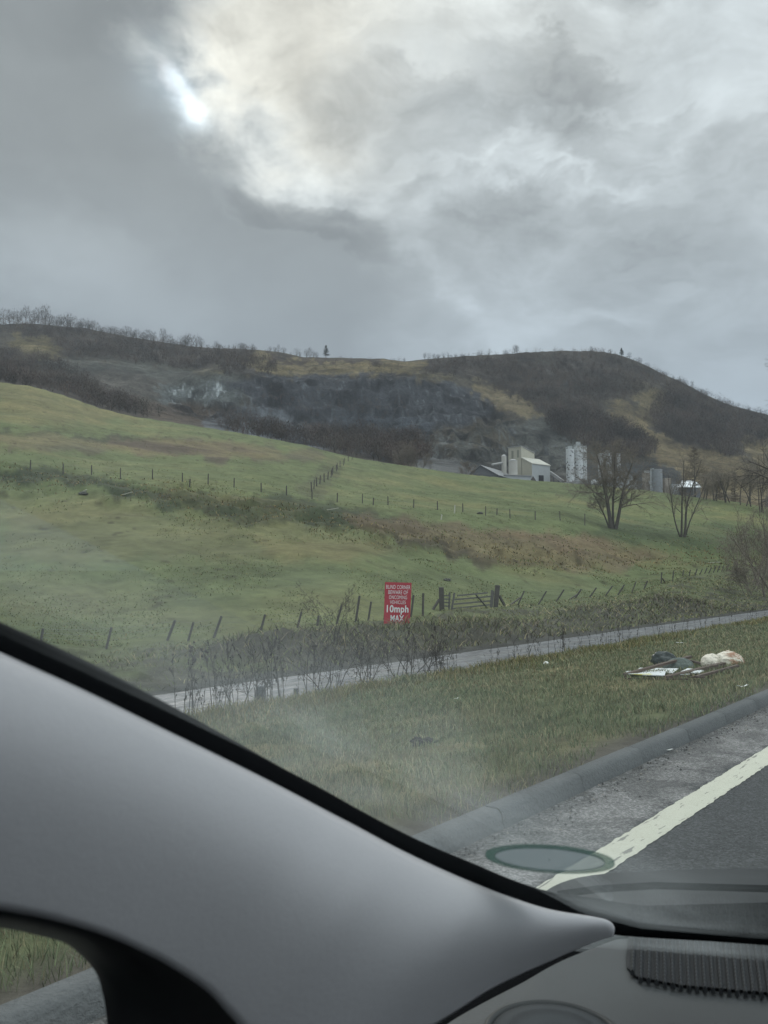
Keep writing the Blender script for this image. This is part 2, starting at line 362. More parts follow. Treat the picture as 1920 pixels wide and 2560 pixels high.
def npmesh(name, V, F, m, cols=None, parent=None, smooth=False):
    me = bpy.data.meshes.new(name); V = np.asarray(V, np.float32); F = np.asarray(F, np.int32); k = F.shape[1]
    me.vertices.add(len(V)); me.vertices.foreach_set('co', V.ravel())
    me.loops.add(F.size); me.loops.foreach_set('vertex_index', F.ravel())
    me.polygons.add(len(F)); me.polygons.foreach_set('loop_start', np.arange(0, F.size, k, dtype=np.int32)); me.polygons.foreach_set('loop_total', np.full(len(F), k, np.int32))
    if smooth: me.polygons.foreach_set('use_smooth', np.ones(len(F), bool))
    me.update(calc_edges=True)
    if cols is not None:
        at = me.color_attributes.new('Col', 'FLOAT_COLOR', 'POINT'); c4 = np.ones((len(V), 4), np.float32); c4[:, :3] = cols; at.data.foreach_set('color', c4.ravel())
    me.materials.append(m); ob = bpy.data.objects.new(name, me); COL.objects.link(ob)
    if parent is not None: ob.parent = parent
    return ob
def tag(o, label=None, cat=None, group=None, kind=None):
    if label: o['label'] = label
    if cat: o['category'] = cat
    if group: o['group'] = group
    if kind: o['kind'] = kind
    return o
def thing(name, label, cat, loc, group=None):
    o = bpy.data.objects.new(name, None); COL.objects.link(o); o.location = loc; o.empty_display_size = .2
    return tag(o, label, cat, group)
def struct(o, label, cat): return tag(o, label, cat, kind='structure')
def dup(o, parent=None):
    c = o.copy(); COL.objects.link(c); c.parent = parent
    for ch in o.children: dup(ch, c)
    return c

# ------------------------------------------------------------------ ground sheet (field and hill halves share one grid)
def lin(r, g, b): return tuple(((c/255)/12.92 if c/255 <= .04045 else ((c/255+.055)/1.055)**2.4) for c in (r, g, b))
# albedo regions seen as outlines on the land: (polygon, srgb-ish colour, edge softness, strength)
FIELD_REG = [
  ([(0,955),(250,1020),(360,1050),(200,1060),(0,1040)], (112,104,62), 22, .8),
  ([(0,1085),(300,1092),(560,1100),(700,1118),(860,1140),(820,1152),(560,1158),(380,1135),(0,1120)], (92,80,66), 9, .75),
  ([(250,1100),(560,1108),(640,1130),(620,1148),(400,1140),(270,1118)], (84,66,58), 9, .7),
  ([(0,1076),(200,1082),(420,1096),(400,1104),(160,1092),(0,1086)], (62,66,48), 5, .8),
  ([(0,1290),(200,1260),(520,1290),(760,1300),(960,1350),(1080,1380),(900,1390),(700,1405),(420,1390),(180,1410),(0,1400)], (112,106,66), 25, .55),
  ([(620,1340),(860,1350),(980,1375),(900,1405),(700,1400)], (120,106,58), 18, .45),
  ([(0,1175),(120,1172),(250,1200),(420,1228),(640,1240),(900,1265),(1000,1290),(1100,1330),(880,1320),(700,1310),(520,1290),(330,1250),(160,1215),(0,1190)], (50,60,40), 8, .95),
  ([(860,1280),(1080,1300),(1300,1330),(1480,1350),(1640,1400),(1560,1430),(1400,1425),(1200,1395),(1000,1350),(880,1320)], (110,92,66), 14, .85),
  ([(1180,1330),(1500,1340),(1700,1385),(1740,1410),(1600,1400),(1380,1370)], (118,94,66), 14, .6),
  ([(900,1322),(1060,1345),(1240,1385),(1420,1410),(1440,1424),(1280,1415),(1100,1380),(980,1350)], (62,56,42), 7, .85),
  ([(0,1430),(500,1440),(900,1430),(1250,1440),(1500,1435),(1500,1500),(1100,1540),(700,1570),(0,1590)], (98,108,70), 20, .45),
  ([(700,1230),(870,1142),(900,1150),(860,1200),(800,1245)], (76,76,58), 8, .6),
  ([(860,1160),(1100,1190),(1150,1215),(900,1220)], (110,112,66), 14, .5),
  ([(1550,1240),(1920,1270),(1920,1300),(1560,1300)], (112,120,64), 14, .5),
  ([(1500,1300),(1920,1330),(1920,1380),(1500,1350)], (66,82,54), 14, .6),
]
HILL_REG = [
  ([(30,835),(110,850),(150,870),(145,895),(60,890),(30,860)], (112,100,64), 5, .9),
  ([(475,925),(560,925),(560,942),(490,938)], (112,100,68), 4, .9),
  ([(630,875),(690,880),(760,896),(1000,900),(1060,905),(1060,935),(960,930),(820,944),(700,940),(640,936),(600,915)], (122,108,70), 5, .9),
  ([(660,878),(760,893),(960,896),(1000,902),(900,904),(760,906),(680,900)], (64,54,46), 4, .9),
  ([(60,890),(300,905),(480,925),(620,940),(560,1000),(430,1010),(300,990),(150,940)], (84,86,80), 14, .9),
  ([(150,930),(300,930),(440,960),(400,1000),(260,985)], (92,84,76), 10, .6),
  ([(390,975),(470,955),(560,950),(600,985),(590,1018),(470,1015),(400,1000)], (104,110,108), 5, .8),
  ([(380,1010),(560,1014),(560,1065),(470,1058),(340,1040)], (86,72,58), 8, .9),
  ([(510,1062),(560,1025),(620,1012),(700,1030),(800,1085),(830,1120),(700,1100),(560,1080)], (104,110,116), 6, .9),
  ([(560,955),(640,938),(800,942),(960,936),(1120,950),(1200,985),(1230,1040),(1180,1060),(1080,1070),(1040,1130),(960,1150),(800,1100),(720,1040),(620,1005),(590,980)], (68,72,78), 9, .92),
  ([(850,1035),(960,1030),(1060,1045),(1100,1080),(960,1100),(860,1080)], (78,86,94), 7, .5),
  ([(1140,1080),(1100,1130),(1060,1180),(1040,1190),(1040,1160),(1090,1100)], (120,124,122), 4, .7),
  ([(1050,1150),(1130,1140),(1240,1170),(1250,1195),(1130,1190),(1040,1185)], (110,112,112), 7, .8),
  ([(1160,1090),(1250,1060),(1340,1040),(1430,1080),(1480,1120),(1470,1210),(1280,1210),(1180,1160),(1120,1130)], (92,94,88), 9, .9),
  ([(1180,1100),(1240,1080),(1290,1100),(1260,1125),(1190,1120)], (88,80,62), 7, .8),
  ([(1220,1170),(1420,1180),(1480,1230),(1250,1220)], (70,68,64), 8, .8),
  ([(1195,945),(1290,985),(1360,1035),(1330,1045),(1230,1010),(1180,975)], (126,112,80), 6, .85),
  ([(1030,935),(1130,930),(1140,950),(1040,950)], (104,94,68), 5, .8),
  ([(1335,880),(1380,885),(1390,915),(1360,915)], (84,86,78), 5, .8),
  ([(1520,1000),(1560,1005),(1640,1080),(1720,1115),(1800,1120),(1920,1190),(1920,1290),(1700,1240),(1640,1160),(1580,1080),(1530,1040)], (128,112,76), 9, .95),
  ([(1590,980),(1680,970),(1640,1060),(1600,1040)], (124,110,72), 10, .8),
  ([(1560,940),(1640,960),(1600,990)], (94,84,60), 9, .5),
  ([(1870,1085),(1920,1100),(1920,1200),(1860,1130)], (134,118,80), 8, .85),
  ([(1480,1160),(1600,1155),(1700,1170),(1720,1235),(1560,1220),(1480,1205)], (64,70,74), 8, .9),
]
WOODS = [  # outline, trees, height
  ([(-60,790),(100,800),(300,832),(480,862),(640,872),(640,925),(560,905),(480,925),(330,905),(160,888),(140,862),(30,832),(-60,840)], 520, 10),
  ([(-60,850),(60,890),(150,905),(240,965),(330,1005),(400,1045),(330,1038),(250,1018),(150,985),(-60,950)], 330, 10),
  ([(600,1085),(690,1080),(760,1090),(900,1085),(1050,1110),(1080,1150),(1000,1158),(870,1138),(760,1110)], 260, 12),
  ([(540,1045),(620,1030),(700,1060),(700,1090),(560,1075)], 60, 8),
  ([(540,905),(660,885),(700,905),(690,935),(560,940)], 60, 9),
  ([(760,905),(1010,905),(1010,930),(780,935)], 22, 8),
  ([(1060,900),(1150,895),(1300,890),(1400,880),(1490,880),(1550,890),(1610,930),(1650,960),(1620,980),(1580,1000),(1500,1000),(1500,1045),(1400,1050),(1330,1020),(1240,980),(1180,940),(1070,935)], 700, 9),
  ([(1360,1040),(1500,1050),(1580,1080),(1640,1120),(1640,1140),(1560,1150),(1440,1110),(1370,1070)], 330, 13),
  ([(1600,915),(1700,960),(1830,1020),(1960,1060),(1960,1110),(1880,1120),(1840,1090),(1860,1150),(1760,1130),(1650,1090),(1620,1050),(1640,1000),(1660,960)], 620, 11),
  ([(620,980),(800,990),(900,1000),(1000,1010),(1060,1040),(900,1060),(760,1040),(640,1010)], 60, 5),
]
def build_ground():
    ths = np.concatenate([np.arange(-math.pi, -.52, .05), np.arange(-.52, .5201, .0017), np.arange(.56, math.pi+.001, .05)])
    ths = np.append(ths[ths < math.pi-.02], math.pi)
    lr = [1.6]
    while lr[-1] < 2600:
        r = lr[-1]; lr.append(r*(1.012 if r < 300 else (1.0036 if r < 1010 else 1.06)))
    rs = np.array(lr); nT, nR = len(ths), len(rs)
    TH, R = np.meshgrid(ths, rs, indexing='ij'); X = (np.sin(TH)*R).ravel(); Y = (np.cos(TH)*R).ravel()
    Z = zf(X, Y)
    s, t = ST(X, Y)
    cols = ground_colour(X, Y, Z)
    I = np.arange(nT*nR).reshape(nT, nR)
    F = np.stack([I[:-1, :-1], I[1:, :-1], I[1:, 1:], I[:-1, 1:]], -1).reshape(-1, 4)[:, ::-1]
    a = np.tan(np.clip(TH, -.54, .54)); d = R*np.cos(np.clip(TH, -.54, .54))
    y5 = np.interp(a.ravel(), KN[3][0], KN[3][2]).reshape(a.shape)+40
    far = (d > y5)[:-1, :-1].ravel()
    V = np.stack([X, Y, Z], -1)
    for nm, sel in (('field', ~far), ('hills', far)):
        Fs = F[sel]; used, inv = np.unique(Fs, return_inverse=True)
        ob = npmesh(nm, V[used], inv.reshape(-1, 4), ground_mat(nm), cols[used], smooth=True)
        struct(ob, {'field': 'rough green pasture rising from the road to the quarry', 'hills': 'brown wooded hill with a dark quarry face under the ridge'}[nm], {'field': 'ground', 'hills': 'hill'}[nm])
def ground_colour(X, Y, Z):
    n = len(X); s, t = ST(X, Y)
    C = np.empty((n, 3)); C[:] = lin(96, 106, 66)
    front = Y > 1
    u = np.full(n, -1e4); v = np.full(n, -1e4)
    u[front], v[front] = UV(X[front], Y[front], Z[front])
    a = np.where(front, X/np.maximum(Y, .1), 0); yf = np.interp(a, KN[0][0], KN[0][2]); y5 = np.interp(a, KN[3][0], KN[3][2])+40
    isn = (t < 24) | (Y < yf)
    hill = (~isn) & (np.hypot(X, Y) > y5); fld = ~isn & ~hill
    C[hill] = lin(80, 74, 62)
    ok = (u > -150) & (u < 2100) & (v > 700) & (v < 1700)
    desat = lambda c, k: tuple(x*(1-k)+sum(c)/3*k for x in c)
    def paint(sel, regs, wx, wy, fr):
        idx = np.nonzero(sel & ok)[0]; uu, vv = u[idx], v[idx]
        uw = uu+fbm(uu/fr, vv/fr*1.6, 50, 6, .62)*wx; vw = vv+fbm(uu/fr, vv/fr*1.6, 60, 6, .62)*wy
        c = C[idx]
        for poly, col, soft, k in regs:
            m = (poly_mask(uw, vw, poly, soft)*k*(.88 if wx == 60 else 1))[:, None]; c = c*(1-m)+np.array(desat(lin(*col), .12 if wx == 60 else 0))*m
        C[idx] = c
    paint(fld, FIELD_REG, 60, 22, 60)
    paint(hill, [(p, (70, 64, 60), 7, .75) for p, _, _ in WOODS[:9]], 20, 10, 20); paint(hill, HILL_REG, 30, 18, 26)
    # world-space mottling
    m1 = fbm(X/14, Y/14, 70, 5); m2 = fbm(X/2.2, Y/2.2, 75, 4); m3 = fbm(X/45, Y/45, 78, 4)
    g = np.ones(n)
    g[fld] += .25*m1[fld]+.35*m2[fld]; 
    C[fld] = C[fld]*(1-np.clip(m1[fld]*.9, 0, .5))[:, None]+np.array(lin(118, 108, 68))*np.clip(m1[fld]*.9, 0, .5)[:, None]
    # bare / hoof-dark flecks in the pasture
    r = np.hypot(X, Y); fx = vn(X/1.1, Y/2.4, 81)+.6*vn(X/.5, Y/.9, 82); thr = .50-.10*np.clip(m3, -.5, .5)-.16*np.exp(-((r-82)/16)**2)
    fk = sms(fx, thr, thr+.16)*fld
    C = C*(1-.6*fk)[:, None]+np.array(lin(52, 46, 32))*(.6*fk)[:, None]
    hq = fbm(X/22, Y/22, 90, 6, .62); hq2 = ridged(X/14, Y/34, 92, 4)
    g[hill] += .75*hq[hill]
    hi = np.nonzero(hill & ok)[0]
    qm = np.zeros(n); qm[hi] = poly_mask(u[hi], v[hi], QUARRY, 14)
    br = sms(hq2, .85, 1.05)*qm*.15+sms(fbm(X/3, Y/6, 95, 4), .3, .45)*qm*.5
    C = C*(1-br)[:, None]+np.array(lin(116, 122, 126))*br[:, None]
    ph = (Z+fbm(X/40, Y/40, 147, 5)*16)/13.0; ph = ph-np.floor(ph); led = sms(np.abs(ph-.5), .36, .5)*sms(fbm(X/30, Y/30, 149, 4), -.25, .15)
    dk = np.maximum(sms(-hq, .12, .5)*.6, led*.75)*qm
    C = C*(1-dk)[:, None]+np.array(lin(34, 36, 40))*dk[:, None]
    scr = np.zeros(n); scr[hi] = poly_mask(u[hi]+fbm(u[hi]/14, v[hi]/14, 5, 3)*18, v[hi], [(410,965),(480,950),(555,955),(590,1010),(470,1018),(420,1000)], 8)
    sp = sms(fbm(X/4, Y/9, 97, 4, .7), .22, .5)*scr*.8
    C = C*(1-sp)[:, None]+np.array(lin(176, 184, 184))*sp[:, None]
    # near ground: verge, bank, trackside dirt
    nb = fbm(X/1.6, Y/1.6, 99, 5); nb2 = fbm(X/.35, Y/.35, 101, 3)
    verge = isn & (t < 11.6); bank = isn & (t >= 11.6)
    C[verge] = lin(80, 84, 56)
    w = sms(nb, -.1, .5)[:, None]; Cs = np.array(lin(112, 100, 70)); C[verge] = (C*(1-.55*w)+Cs*.55*w)[verge]
    dirt = np.maximum(1-sms(t, 2.4, 2.75+.5*nb), sms(t, 10.9, 11.7)); dm = (dirt*verge)[:, None]; C = C*(1-dm)+np.array(lin(74, 70, 62))*dm
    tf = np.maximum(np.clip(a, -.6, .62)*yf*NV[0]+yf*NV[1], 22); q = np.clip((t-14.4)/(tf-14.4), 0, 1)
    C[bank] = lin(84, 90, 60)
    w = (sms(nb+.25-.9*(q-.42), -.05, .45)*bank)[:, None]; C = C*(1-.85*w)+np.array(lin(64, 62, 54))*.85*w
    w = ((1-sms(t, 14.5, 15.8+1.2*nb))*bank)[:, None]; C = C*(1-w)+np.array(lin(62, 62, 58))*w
    md = np.zeros(n)
    for (ms, mt, ls, lt, h) in MOUNDS: md += np.exp(-((s-ms)/(ls*.95))**2-((t-mt)/(lt*1.1))**2)
    md = (np.clip(md*1.3, 0, 1)*bank)[:, None]; C = C*(1-.6*md)+np.array(lin(70, 68, 62))*.6*md
    g[isn] += .5*nb2[isn]+.2*nb[isn]
    gn = np.where(hill, .62, np.where(fld, .79, 1.0))[:, None]
    return np.clip(C*np.clip(g, .3, 1.9)[:, None], 0.004, .8)*gn
GAIN = 1.0
def ground_mat(nm):
    m = bpy.data.materials.new(nm); m.use_nodes = True; T = NT(m.node_tree)
    out = T.n('ShaderNodeOutputMaterial'); co = T.n('ShaderNodeTexCoord').outputs['Object']
    at = T.n('ShaderNodeAttribute', attribute_name='Col').outputs['Color']
    if nm == 'field': n1 = T.noise(co, 1.1, 6, .65); n2 = T.noise(co, 9, 5, .7); a1, a2, bs = .55, .5, .6
    else: n1 = T.noise(co, .09, 9, .75); n2 = T.noise(co, .5, 6, .8); a1, a2, bs = 1.1, 1.3, 1.0
    f = T.m('ADD', T.m('MULTIPLY', T.m('SUBTRACT', n1.outputs[0], .5), a1*2), T.m('MULTIPLY', T.m('SUBTRACT', n2.outputs[0], .5), a2*2))
    f = T.m('MAXIMUM', T.m('ADD', f, 1.0), .25)
    c = T.mix(1.0, at, T.n('ShaderNodeCombineColor', i={0: f, 1: f, 2: f}).outputs[0], 'MULTIPLY')
    hs = T.n('ShaderNodeHueSaturation', i={'Hue': T.m('MULTIPLY_ADD', T.m('SUBTRACT', n2.outputs[0], .5), .05, .5), 'Saturation': .9 if nm == 'field' else .85, 'Color': c})
    bp = T.n('ShaderNodeBump', i={'Strength': bs, 'Distance': .12 if nm == 'field' else 2.5, 'Height': T.m('ADD', n1.outputs[0], T.m('MULTIPLY', n2.outputs[0], .5))})
    b = T.n('ShaderNodeBsdfPrincipled', i={'Base Color': hs.outputs[0], 'Roughness': .95, 'Specular IOR Level': .1, 'Normal': bp.outputs[0]})
    T.link(b.outputs[0], out.inputs[0]); return m
build_ground()

# ------------------------------------------------------------------ road, kerb, line, farm track
def strip(name, m, sv_, tprof, rag=0, zoff=None, seed=0, smooth=False):
    """sheet in road coordinates; tprof = [(t, z)...]; object rotated so its own X runs along the road"""
    V = []; n = len(tprof)
    for i, s_ in enumerate(sv_):
        for j, (t_, z_) in enumerate(tprof):
            dt = 0
            if rag and j in (0, n-1): dt = float(fbm(np.array([s_*rag[1]]), np.array([j*3.7]), seed, 4)[0])*rag[0]
            V.append((s_, t_+dt, z_))
    F = [(i*n+j, (i+1)*n+j, (i+1)*n+j+1, i*n+j+1) for i in range(len(sv_)-1) for j in range(n-1)]
    ob = npmesh(name, V, F, m, smooth=smooth); ob.rotation_euler = (0, 0, math.atan2(DV[1], DV[0])); return ob
def road_mat():
    m = bpy.data.materials.new('asphalt'); m.use_nodes = True; T = NT(m.node_tree); out = T.n('ShaderNodeOutputMaterial')
    co = T.n('ShaderNodeTexCoord').outputs['Object']; sp = T.n('ShaderNodeSeparateXYZ', i={0: co}).outputs
    n1 = T.noise(co, 62, 4, .85); n2 = T.noise(co, 2.2, 6, .65, .4); n3 = T.noise(co, 22, 5, .7); vo = T.n('ShaderNodeTexVoronoi', i={'Vector': co, 'Scale': 75.0})
    edge = T.ss(T.m('MULTIPLY_ADD', T.m('SUBTRACT', n2.outputs[0], .5), .35, sp[1]), 1.70, 1.80)
    lane = T.mix(n3.outputs[0], (.022, .023, .024), (.050, .052, .052))
    gut = T.mix(T.ss(n2.outputs[0], .36, .64), (.065, .064, .062), (.135, .132, .128))
    grit = T.ss(T.m('MULTIPLY_ADD', T.m('SUBTRACT', n2.outputs[0], .5), .5, sp[1]), 2.0, 2.24)
    gut = T.mix(T.m('MULTIPLY', grit, T.ss(n3.outputs[0], .42, .58)), gut, (.05, .048, .045))
    c = T.mix(edge, lane, gut); sp1 = T.ss(n1.outputs[0], .45, .62)
    c = T.mix(T.m('MULTIPLY', sp1, .6), c, T.mix(1.0, c, (3.4, 3.4, 3.4), 'MULTIPLY')); c = T.mix(T.ss(T.noise(co, 45, 3, .8).outputs[0], .56, .66), c, T.mix(1.0, c, (.45, .45, .45), 'MULTIPLY'))
    bp = T.n('ShaderNodeBump', i={'Strength': .8, 'Distance': .006, 'Height': T.m('ADD', vo.outputs[0], n1.outputs[0])})
    b = T.n('ShaderNodeBsdfPrincipled', i={'Base Color': c, 'Roughness': .85, 'Specular IOR Level': .25, 'Normal': bp.outputs[0]}); T.link(b.outputs[0], out.inputs[0]); return m
sv_ = np.concatenate([np.arange(-25, 60, .5), np.arange(60, 401, 5)])
struct(strip('road', road_mat(), sv_, [(-7.5, ROAD_Z), (-3, ROAD_Z+.02), (0, ROAD_Z+.01), (1.62, ROAD_Z), (2.28, ROAD_Z)]), 'dark asphalt main road with gritty gutter', 'road')
def line_mat():
    m = bpy.data.materials.new('line_paint'); m.use_nodes = True; T = NT(m.node_tree); out = T.n('ShaderNodeOutputMaterial')
    co = T.n('ShaderNodeTexCoord').outputs['Object']; mp = T.n('ShaderNodeMapping', i={0: co, 3: (1, 1, 1)}).outputs[0]
    n1 = T.noise(mp, 7, 6, .7, .5); n2 = T.noise(mp, 90, 3, .7); mp2 = T.n('ShaderNodeMapping', i={0: co, 3: (.35, 2.2, 1)}).outputs[0]; n3 = T.noise(mp2, 14, 5, .6)
    c = T.mix(n1.outputs[0], (.42, .42, .335), (.56, .56, .46)); crack = T.m('MULTIPLY', T.ss(n3.outputs[0], .60, .63), .8)
    c = T.mix(crack, c, (.12, .12, .11)); c = T.mix(T.ss(n2.outputs[0], .60, .72), c, (.30, .30, .24))
    b = T.n('ShaderNodeBsdfPrincipled', i={'Base Color': c, 'Roughness': .7, 'Normal': T.n('ShaderNodeBump', i={'Strength': .4, 'Distance': .004, 'Height': n2.outputs[0]}).outputs[0]}); T.link(b.outputs[0], out.inputs[0]); return m
struct(strip('road_marking', line_mat(), np.arange(-12, 120, .02), [(1.568, ROAD_Z+.004), (1.60, ROAD_Z+.007), (1.69, ROAD_Z+.007), (1.724, ROAD_Z+.004)], rag=(.009, 21), seed=5), 'worn cream painted edge line on the asphalt', 'road marking')
def kerb():
    """precast stones about 0.9 m long with fine joints"""
    m = mat('kerb_concrete', (.095, .10, .10), .88, .38, 2.0, .8, scale2=45)
    V = []; F = []; prof = [(2.22, -1.55), (2.236, -1.295), (2.252, -1.225), (2.272, -1.207), (2.35, -1.205), (2.362, -1.215), (2.365, -1.55)]
    n = len(prof); s_ = -20.0
    while s_ < 120:
        L = .914; b = len(V); j = .0015
        dz = float(fbm(np.array([s_*.7]), np.array([0.]), 8, 2)[0])*.006; dt = float(fbm(np.array([s_*.7]), np.array([5.]), 9, 2)[0])*.006
        for x, k in ((s_+j, .985), (s_+j+.006, 1), (s_+L-j-.006, 1), (s_+L-j, .985)):
            for (t_, z_) in prof: V.append((x, t_+dt+(0.003 if k < 1 and t_ < 2.26 else 0), z_+dz-(0.003 if k < 1 and z_ > -1.3 else 0)))
        for i in range(3): F += [(b+i*n+q, b+i*n+q+1, b+(i+1)*n+q+1, b+(i+1)*n+q)[::-1] for q in range(n-1)]
        s_ += L
    ob = npmesh('kerb', V, F, m); ob.rotation_euler = (0, 0, math.atan2(DV[1], DV[0])); struct(ob, 'grey concrete kerb between road and verge', 'kerb')
kerb()
def track_mat():
    m = bpy.data.materials.new('track'); m.use_nodes = True; T = NT(m.node_tree); out = T.n('ShaderNodeOutputMaterial')
    co = T.n('ShaderNodeTexCoord').outputs['Object']; sp = T.n('ShaderNodeSeparateXYZ', i={0: co}).outputs
    mp = T.n('ShaderNodeMapping', i={0: co, 3: (.5, 2.2, 1)}).outputs[0]; n1 = T.noise(mp, 1.3, 6, .65); n2 = T.noise(co, 30, 4, .7); n3 = T.noise(mp, 5, 5, .6)
    c = T.mix(T.ss(n1.outputs[0], .35, .65), (.06, .064, .067), (.13, .135, .138))
    mid = T.m('SUBTRACT', 1.0, T.m('MULTIPLY', T.m('ABSOLUTE', T.m('SUBTRACT', sp[1], 13.05)), 3.2), clamp=True)
    c = T.mix(T.m('MULTIPLY', mid, .55), c, (.10, .098, .09))
    wet = T.ss(n3.outputs[0], .44, .60)
    rgh = T.m('MULTIPLY_ADD', wet, -.27, .75)
    b = T.n('ShaderNodeBsdfPrincipled', i={'Base Color': c, 'Roughness': rgh, 'Specular IOR Level': .32, 'Normal': T.n('ShaderNodeBump', i={'Strength': .35, 'Distance': .01, 'Height': T.m('ADD', n1.outputs[0], n2.outputs[0])}).outputs[0]}); T.link(b.outputs[0], out.inputs[0]); return m
sv2 = np.concatenate([np.arange(-30, 90, .25), np.arange(90, 401, 5)])
struct(strip('track', track_mat(), sv2, [(11.72, TRACK_Z-.02), (11.95, TRACK_Z+.012), (12.4, TRACK_Z+.02), (13.0, TRACK_Z+.04), (13.8, TRACK_Z+.02), (14.1, TRACK_Z+.012), (14.38, TRACK_Z-.02)], rag=(.22, .7), seed=15), 'pale grey wet farm track between verge and bank', 'track')

# ------------------------------------------------------------------ wooden fences, gate
WOOD = mat('weathered_wood', (.075, .07, .062), .9, .35, 6, .5, scale2=40)
WOOD2 = mat('grey_wood', (.11, .108, .10), .9, .3, 6, .4, scale2=40)
WIRE = mat('fence_wire', (.16, .16, .155), .6, .1, 5)
def post(mb, base, top, w):
    base, top = Vector(base), Vector(top); d = (top-base).normalized()
    p0 = base-d*.25; n = 7; mb.tube([p0, base, base.lerp(top, .55), top-d*.02, top], [w*.52, w*.5, w*.49, w*.47, w*.36], n)
def fence(name, label, posts, w, wires, mw=None, group=None, extra=()):
    """posts: [(base, top)] in order; every post a part, all wires one part"""
    o = thing(name, label, 'fence', posts[0][0], group)
    for b, t in posts:
        mb = MB(); post(mb, b, t, w*random.uniform(.85, 1.15)); mb.build('post', mw or WOOD, o)
    for b, t in extra:
        mb = MB(); mb.bar(b, t, w*.7, w*.6); mb.build('brace', mw or WOOD, o)
    mb = MB()
    for h in wires:
        for (b0, t0), (b1, t1) in zip(posts[:-1], posts[1:]):
            p, q = Vector(b0).lerp(Vector(t0), h), Vector(b1).lerp(Vector(t1), h); m_ = (p+q)/2-Vector((0, 0, .015*(q-p).length))
            mb.tube([p, m_, q], .004 if w > .07 else .004, 3, False)
    mb.build('wire', WIRE, o); return o
def fpts(lst):
    r = []
    for ut, vt, ub, vb in lst:
        a, e = AE(ub, vb); y = float(fence_y(a))+.25; b = Vector((a*y, y, zat(a*y, y))); z0 = (AE(ub, vb)[1])*y
        b.z = min(b.z, z0)+.0; r.append((b, P(ut, vt, y+.02)))
    return r
L_POSTS = [(108,1571,101,1612),(279,1568,264,1628),(438,1550,417,1605),(484,1555,469,1607),(554,1540,534,1596),(663,1536,651,1580),(754,1529,742,1575),(797,1539,791,1577),
           (854,1513,841,1563),(899,1489,889,1556),(928,1504,920,1555),(966,1500,960,1553),(1034,1487,1027,1545),(1058,1483,1057,1542)]
R_POSTS = [(1311,1477,1294,1514),(1366,1478,1345,1513),(1410,1474,1390,1505),(1453,1473,1437,1497),(1491,1469,1474,1494),(1531,1465,1513,1490),(1561,1462,1544,1488),(1590,1454,1579,1483),(1619,1452,1609,1475)]
E_POSTS = [(1654,1431,1653,1460),(1684,1427,1681,1457),(1709,1425,1706,1444),(1726,1424,1722,1445),(1743,1422,1737,1440),(1756,1422,1749,1438),(1768,1419,1761,1436),(1779,1418,1771,1435),(1790,1416,1783,1432),(1800,1414,1793,1430),(1810,1413,1804,1428),(1822,1411,1816,1427),(1836,1410,1830,1426)]
fence('wire_fence', 'leaning brown posts of the wire fence left of the gate, behind the red sign', fpts(L_POSTS), .11, (.45, .7, .95))
fr = fpts(R_POSTS)
def along(u, v, dy=0):
    a, e = AE(u, v); y = float(fence_y(a))+.25+dy; return P(u, v, y)
fence('wire_fence', 'leaning wire fence right of the gate beside the farm track', fr, .11, (.5, .95), extra=[(along(1276,1512), along(1302,1493)), (along(1424,1498), along(1443,1486))])
fence('wire_fence', 'distant stretch of wire fence beyond the dark strainer post', fpts(E_POSTS), .12, (.5, .95), extra=[(along(1666,1461), along(1656,1446))])
# contour fence across the pasture
C_POSTS = [(76,1143,76,1166),(158,1151,158,1177),(229,1158,229,1183),(301,1162,301,1191),(380,1170,381,1197),(458,1178,456,1204),(520,1187,520,1213),(585,1195,585,1219),(653,1201,653,1225),(716,1212,716,1236),(780,1222,780,1246),(843,1231,843,1255),(906,1233,906,1257),
           (970,1240,970,1262),(1034,1246,1034,1267),(1094,1250,1094,1272),(1157,1255,1157,1277),(1214,1257,1214,1280),(1275,1261,1275,1284),(1338,1267,1338,1289),(1400,1270,1400,1292),(1462,1270,1462,1299)]
def cpts(lst, k=K4, w=1):
    A, E, Yk = _knot(k); r = []
    for ut, vt, ub, vb in lst:
        a, e = AE(ub, vb); y = float(np.interp(a, A, Yk)); z = zat(a*y, y); h = (vb-vt)/FPX*y
        r.append((Vector((a*y, y, z)), Vector((a*y+random.uniform(-.04, .04), y, z+h))))
    return r
fence('stock_fence', 'thin dark wire fence running across the middle of the pasture', cpts(C_POSTS), .13, (.35, .6, .92))
up = []
for k in range(17):
    f = k/16; u, v = 781+(884-781)*f+random.uniform(-3, 3)+(6 if 3 < k < 8 else 0), 1229+(1144-1229)*f**.9
    b = hit(u, v, 95, 230); up.append((b, b+Vector((random.uniform(-.1, .1), 0, 1.3))))
fence('hill_fence', 'dark fence line climbing the pasture towards the field crest', up, .16, (.4, .9))
up = []
for k in range(12):
    f = k/11; b = hit(884-150*f, 1147-22*f, 150, 230); up.append((b, b+Vector((0, 0, 1.1))))
for k in range(3):
    b = hit((933, 474, 1242)[k], (1263, 1218, 1288)[k], 60, 130); mb = MB(); post(mb, b, b+Vector((.05, 0, .9)), .15)
    tag(mb.build('lone_post', WOOD, origin=b), ['short dark post standing below the fence near the gully crest', 'short dark post below the pasture fence on the left', 'short dark post below the pasture fence left of the bare tree'][k], 'post', 'lone posts in the pasture')
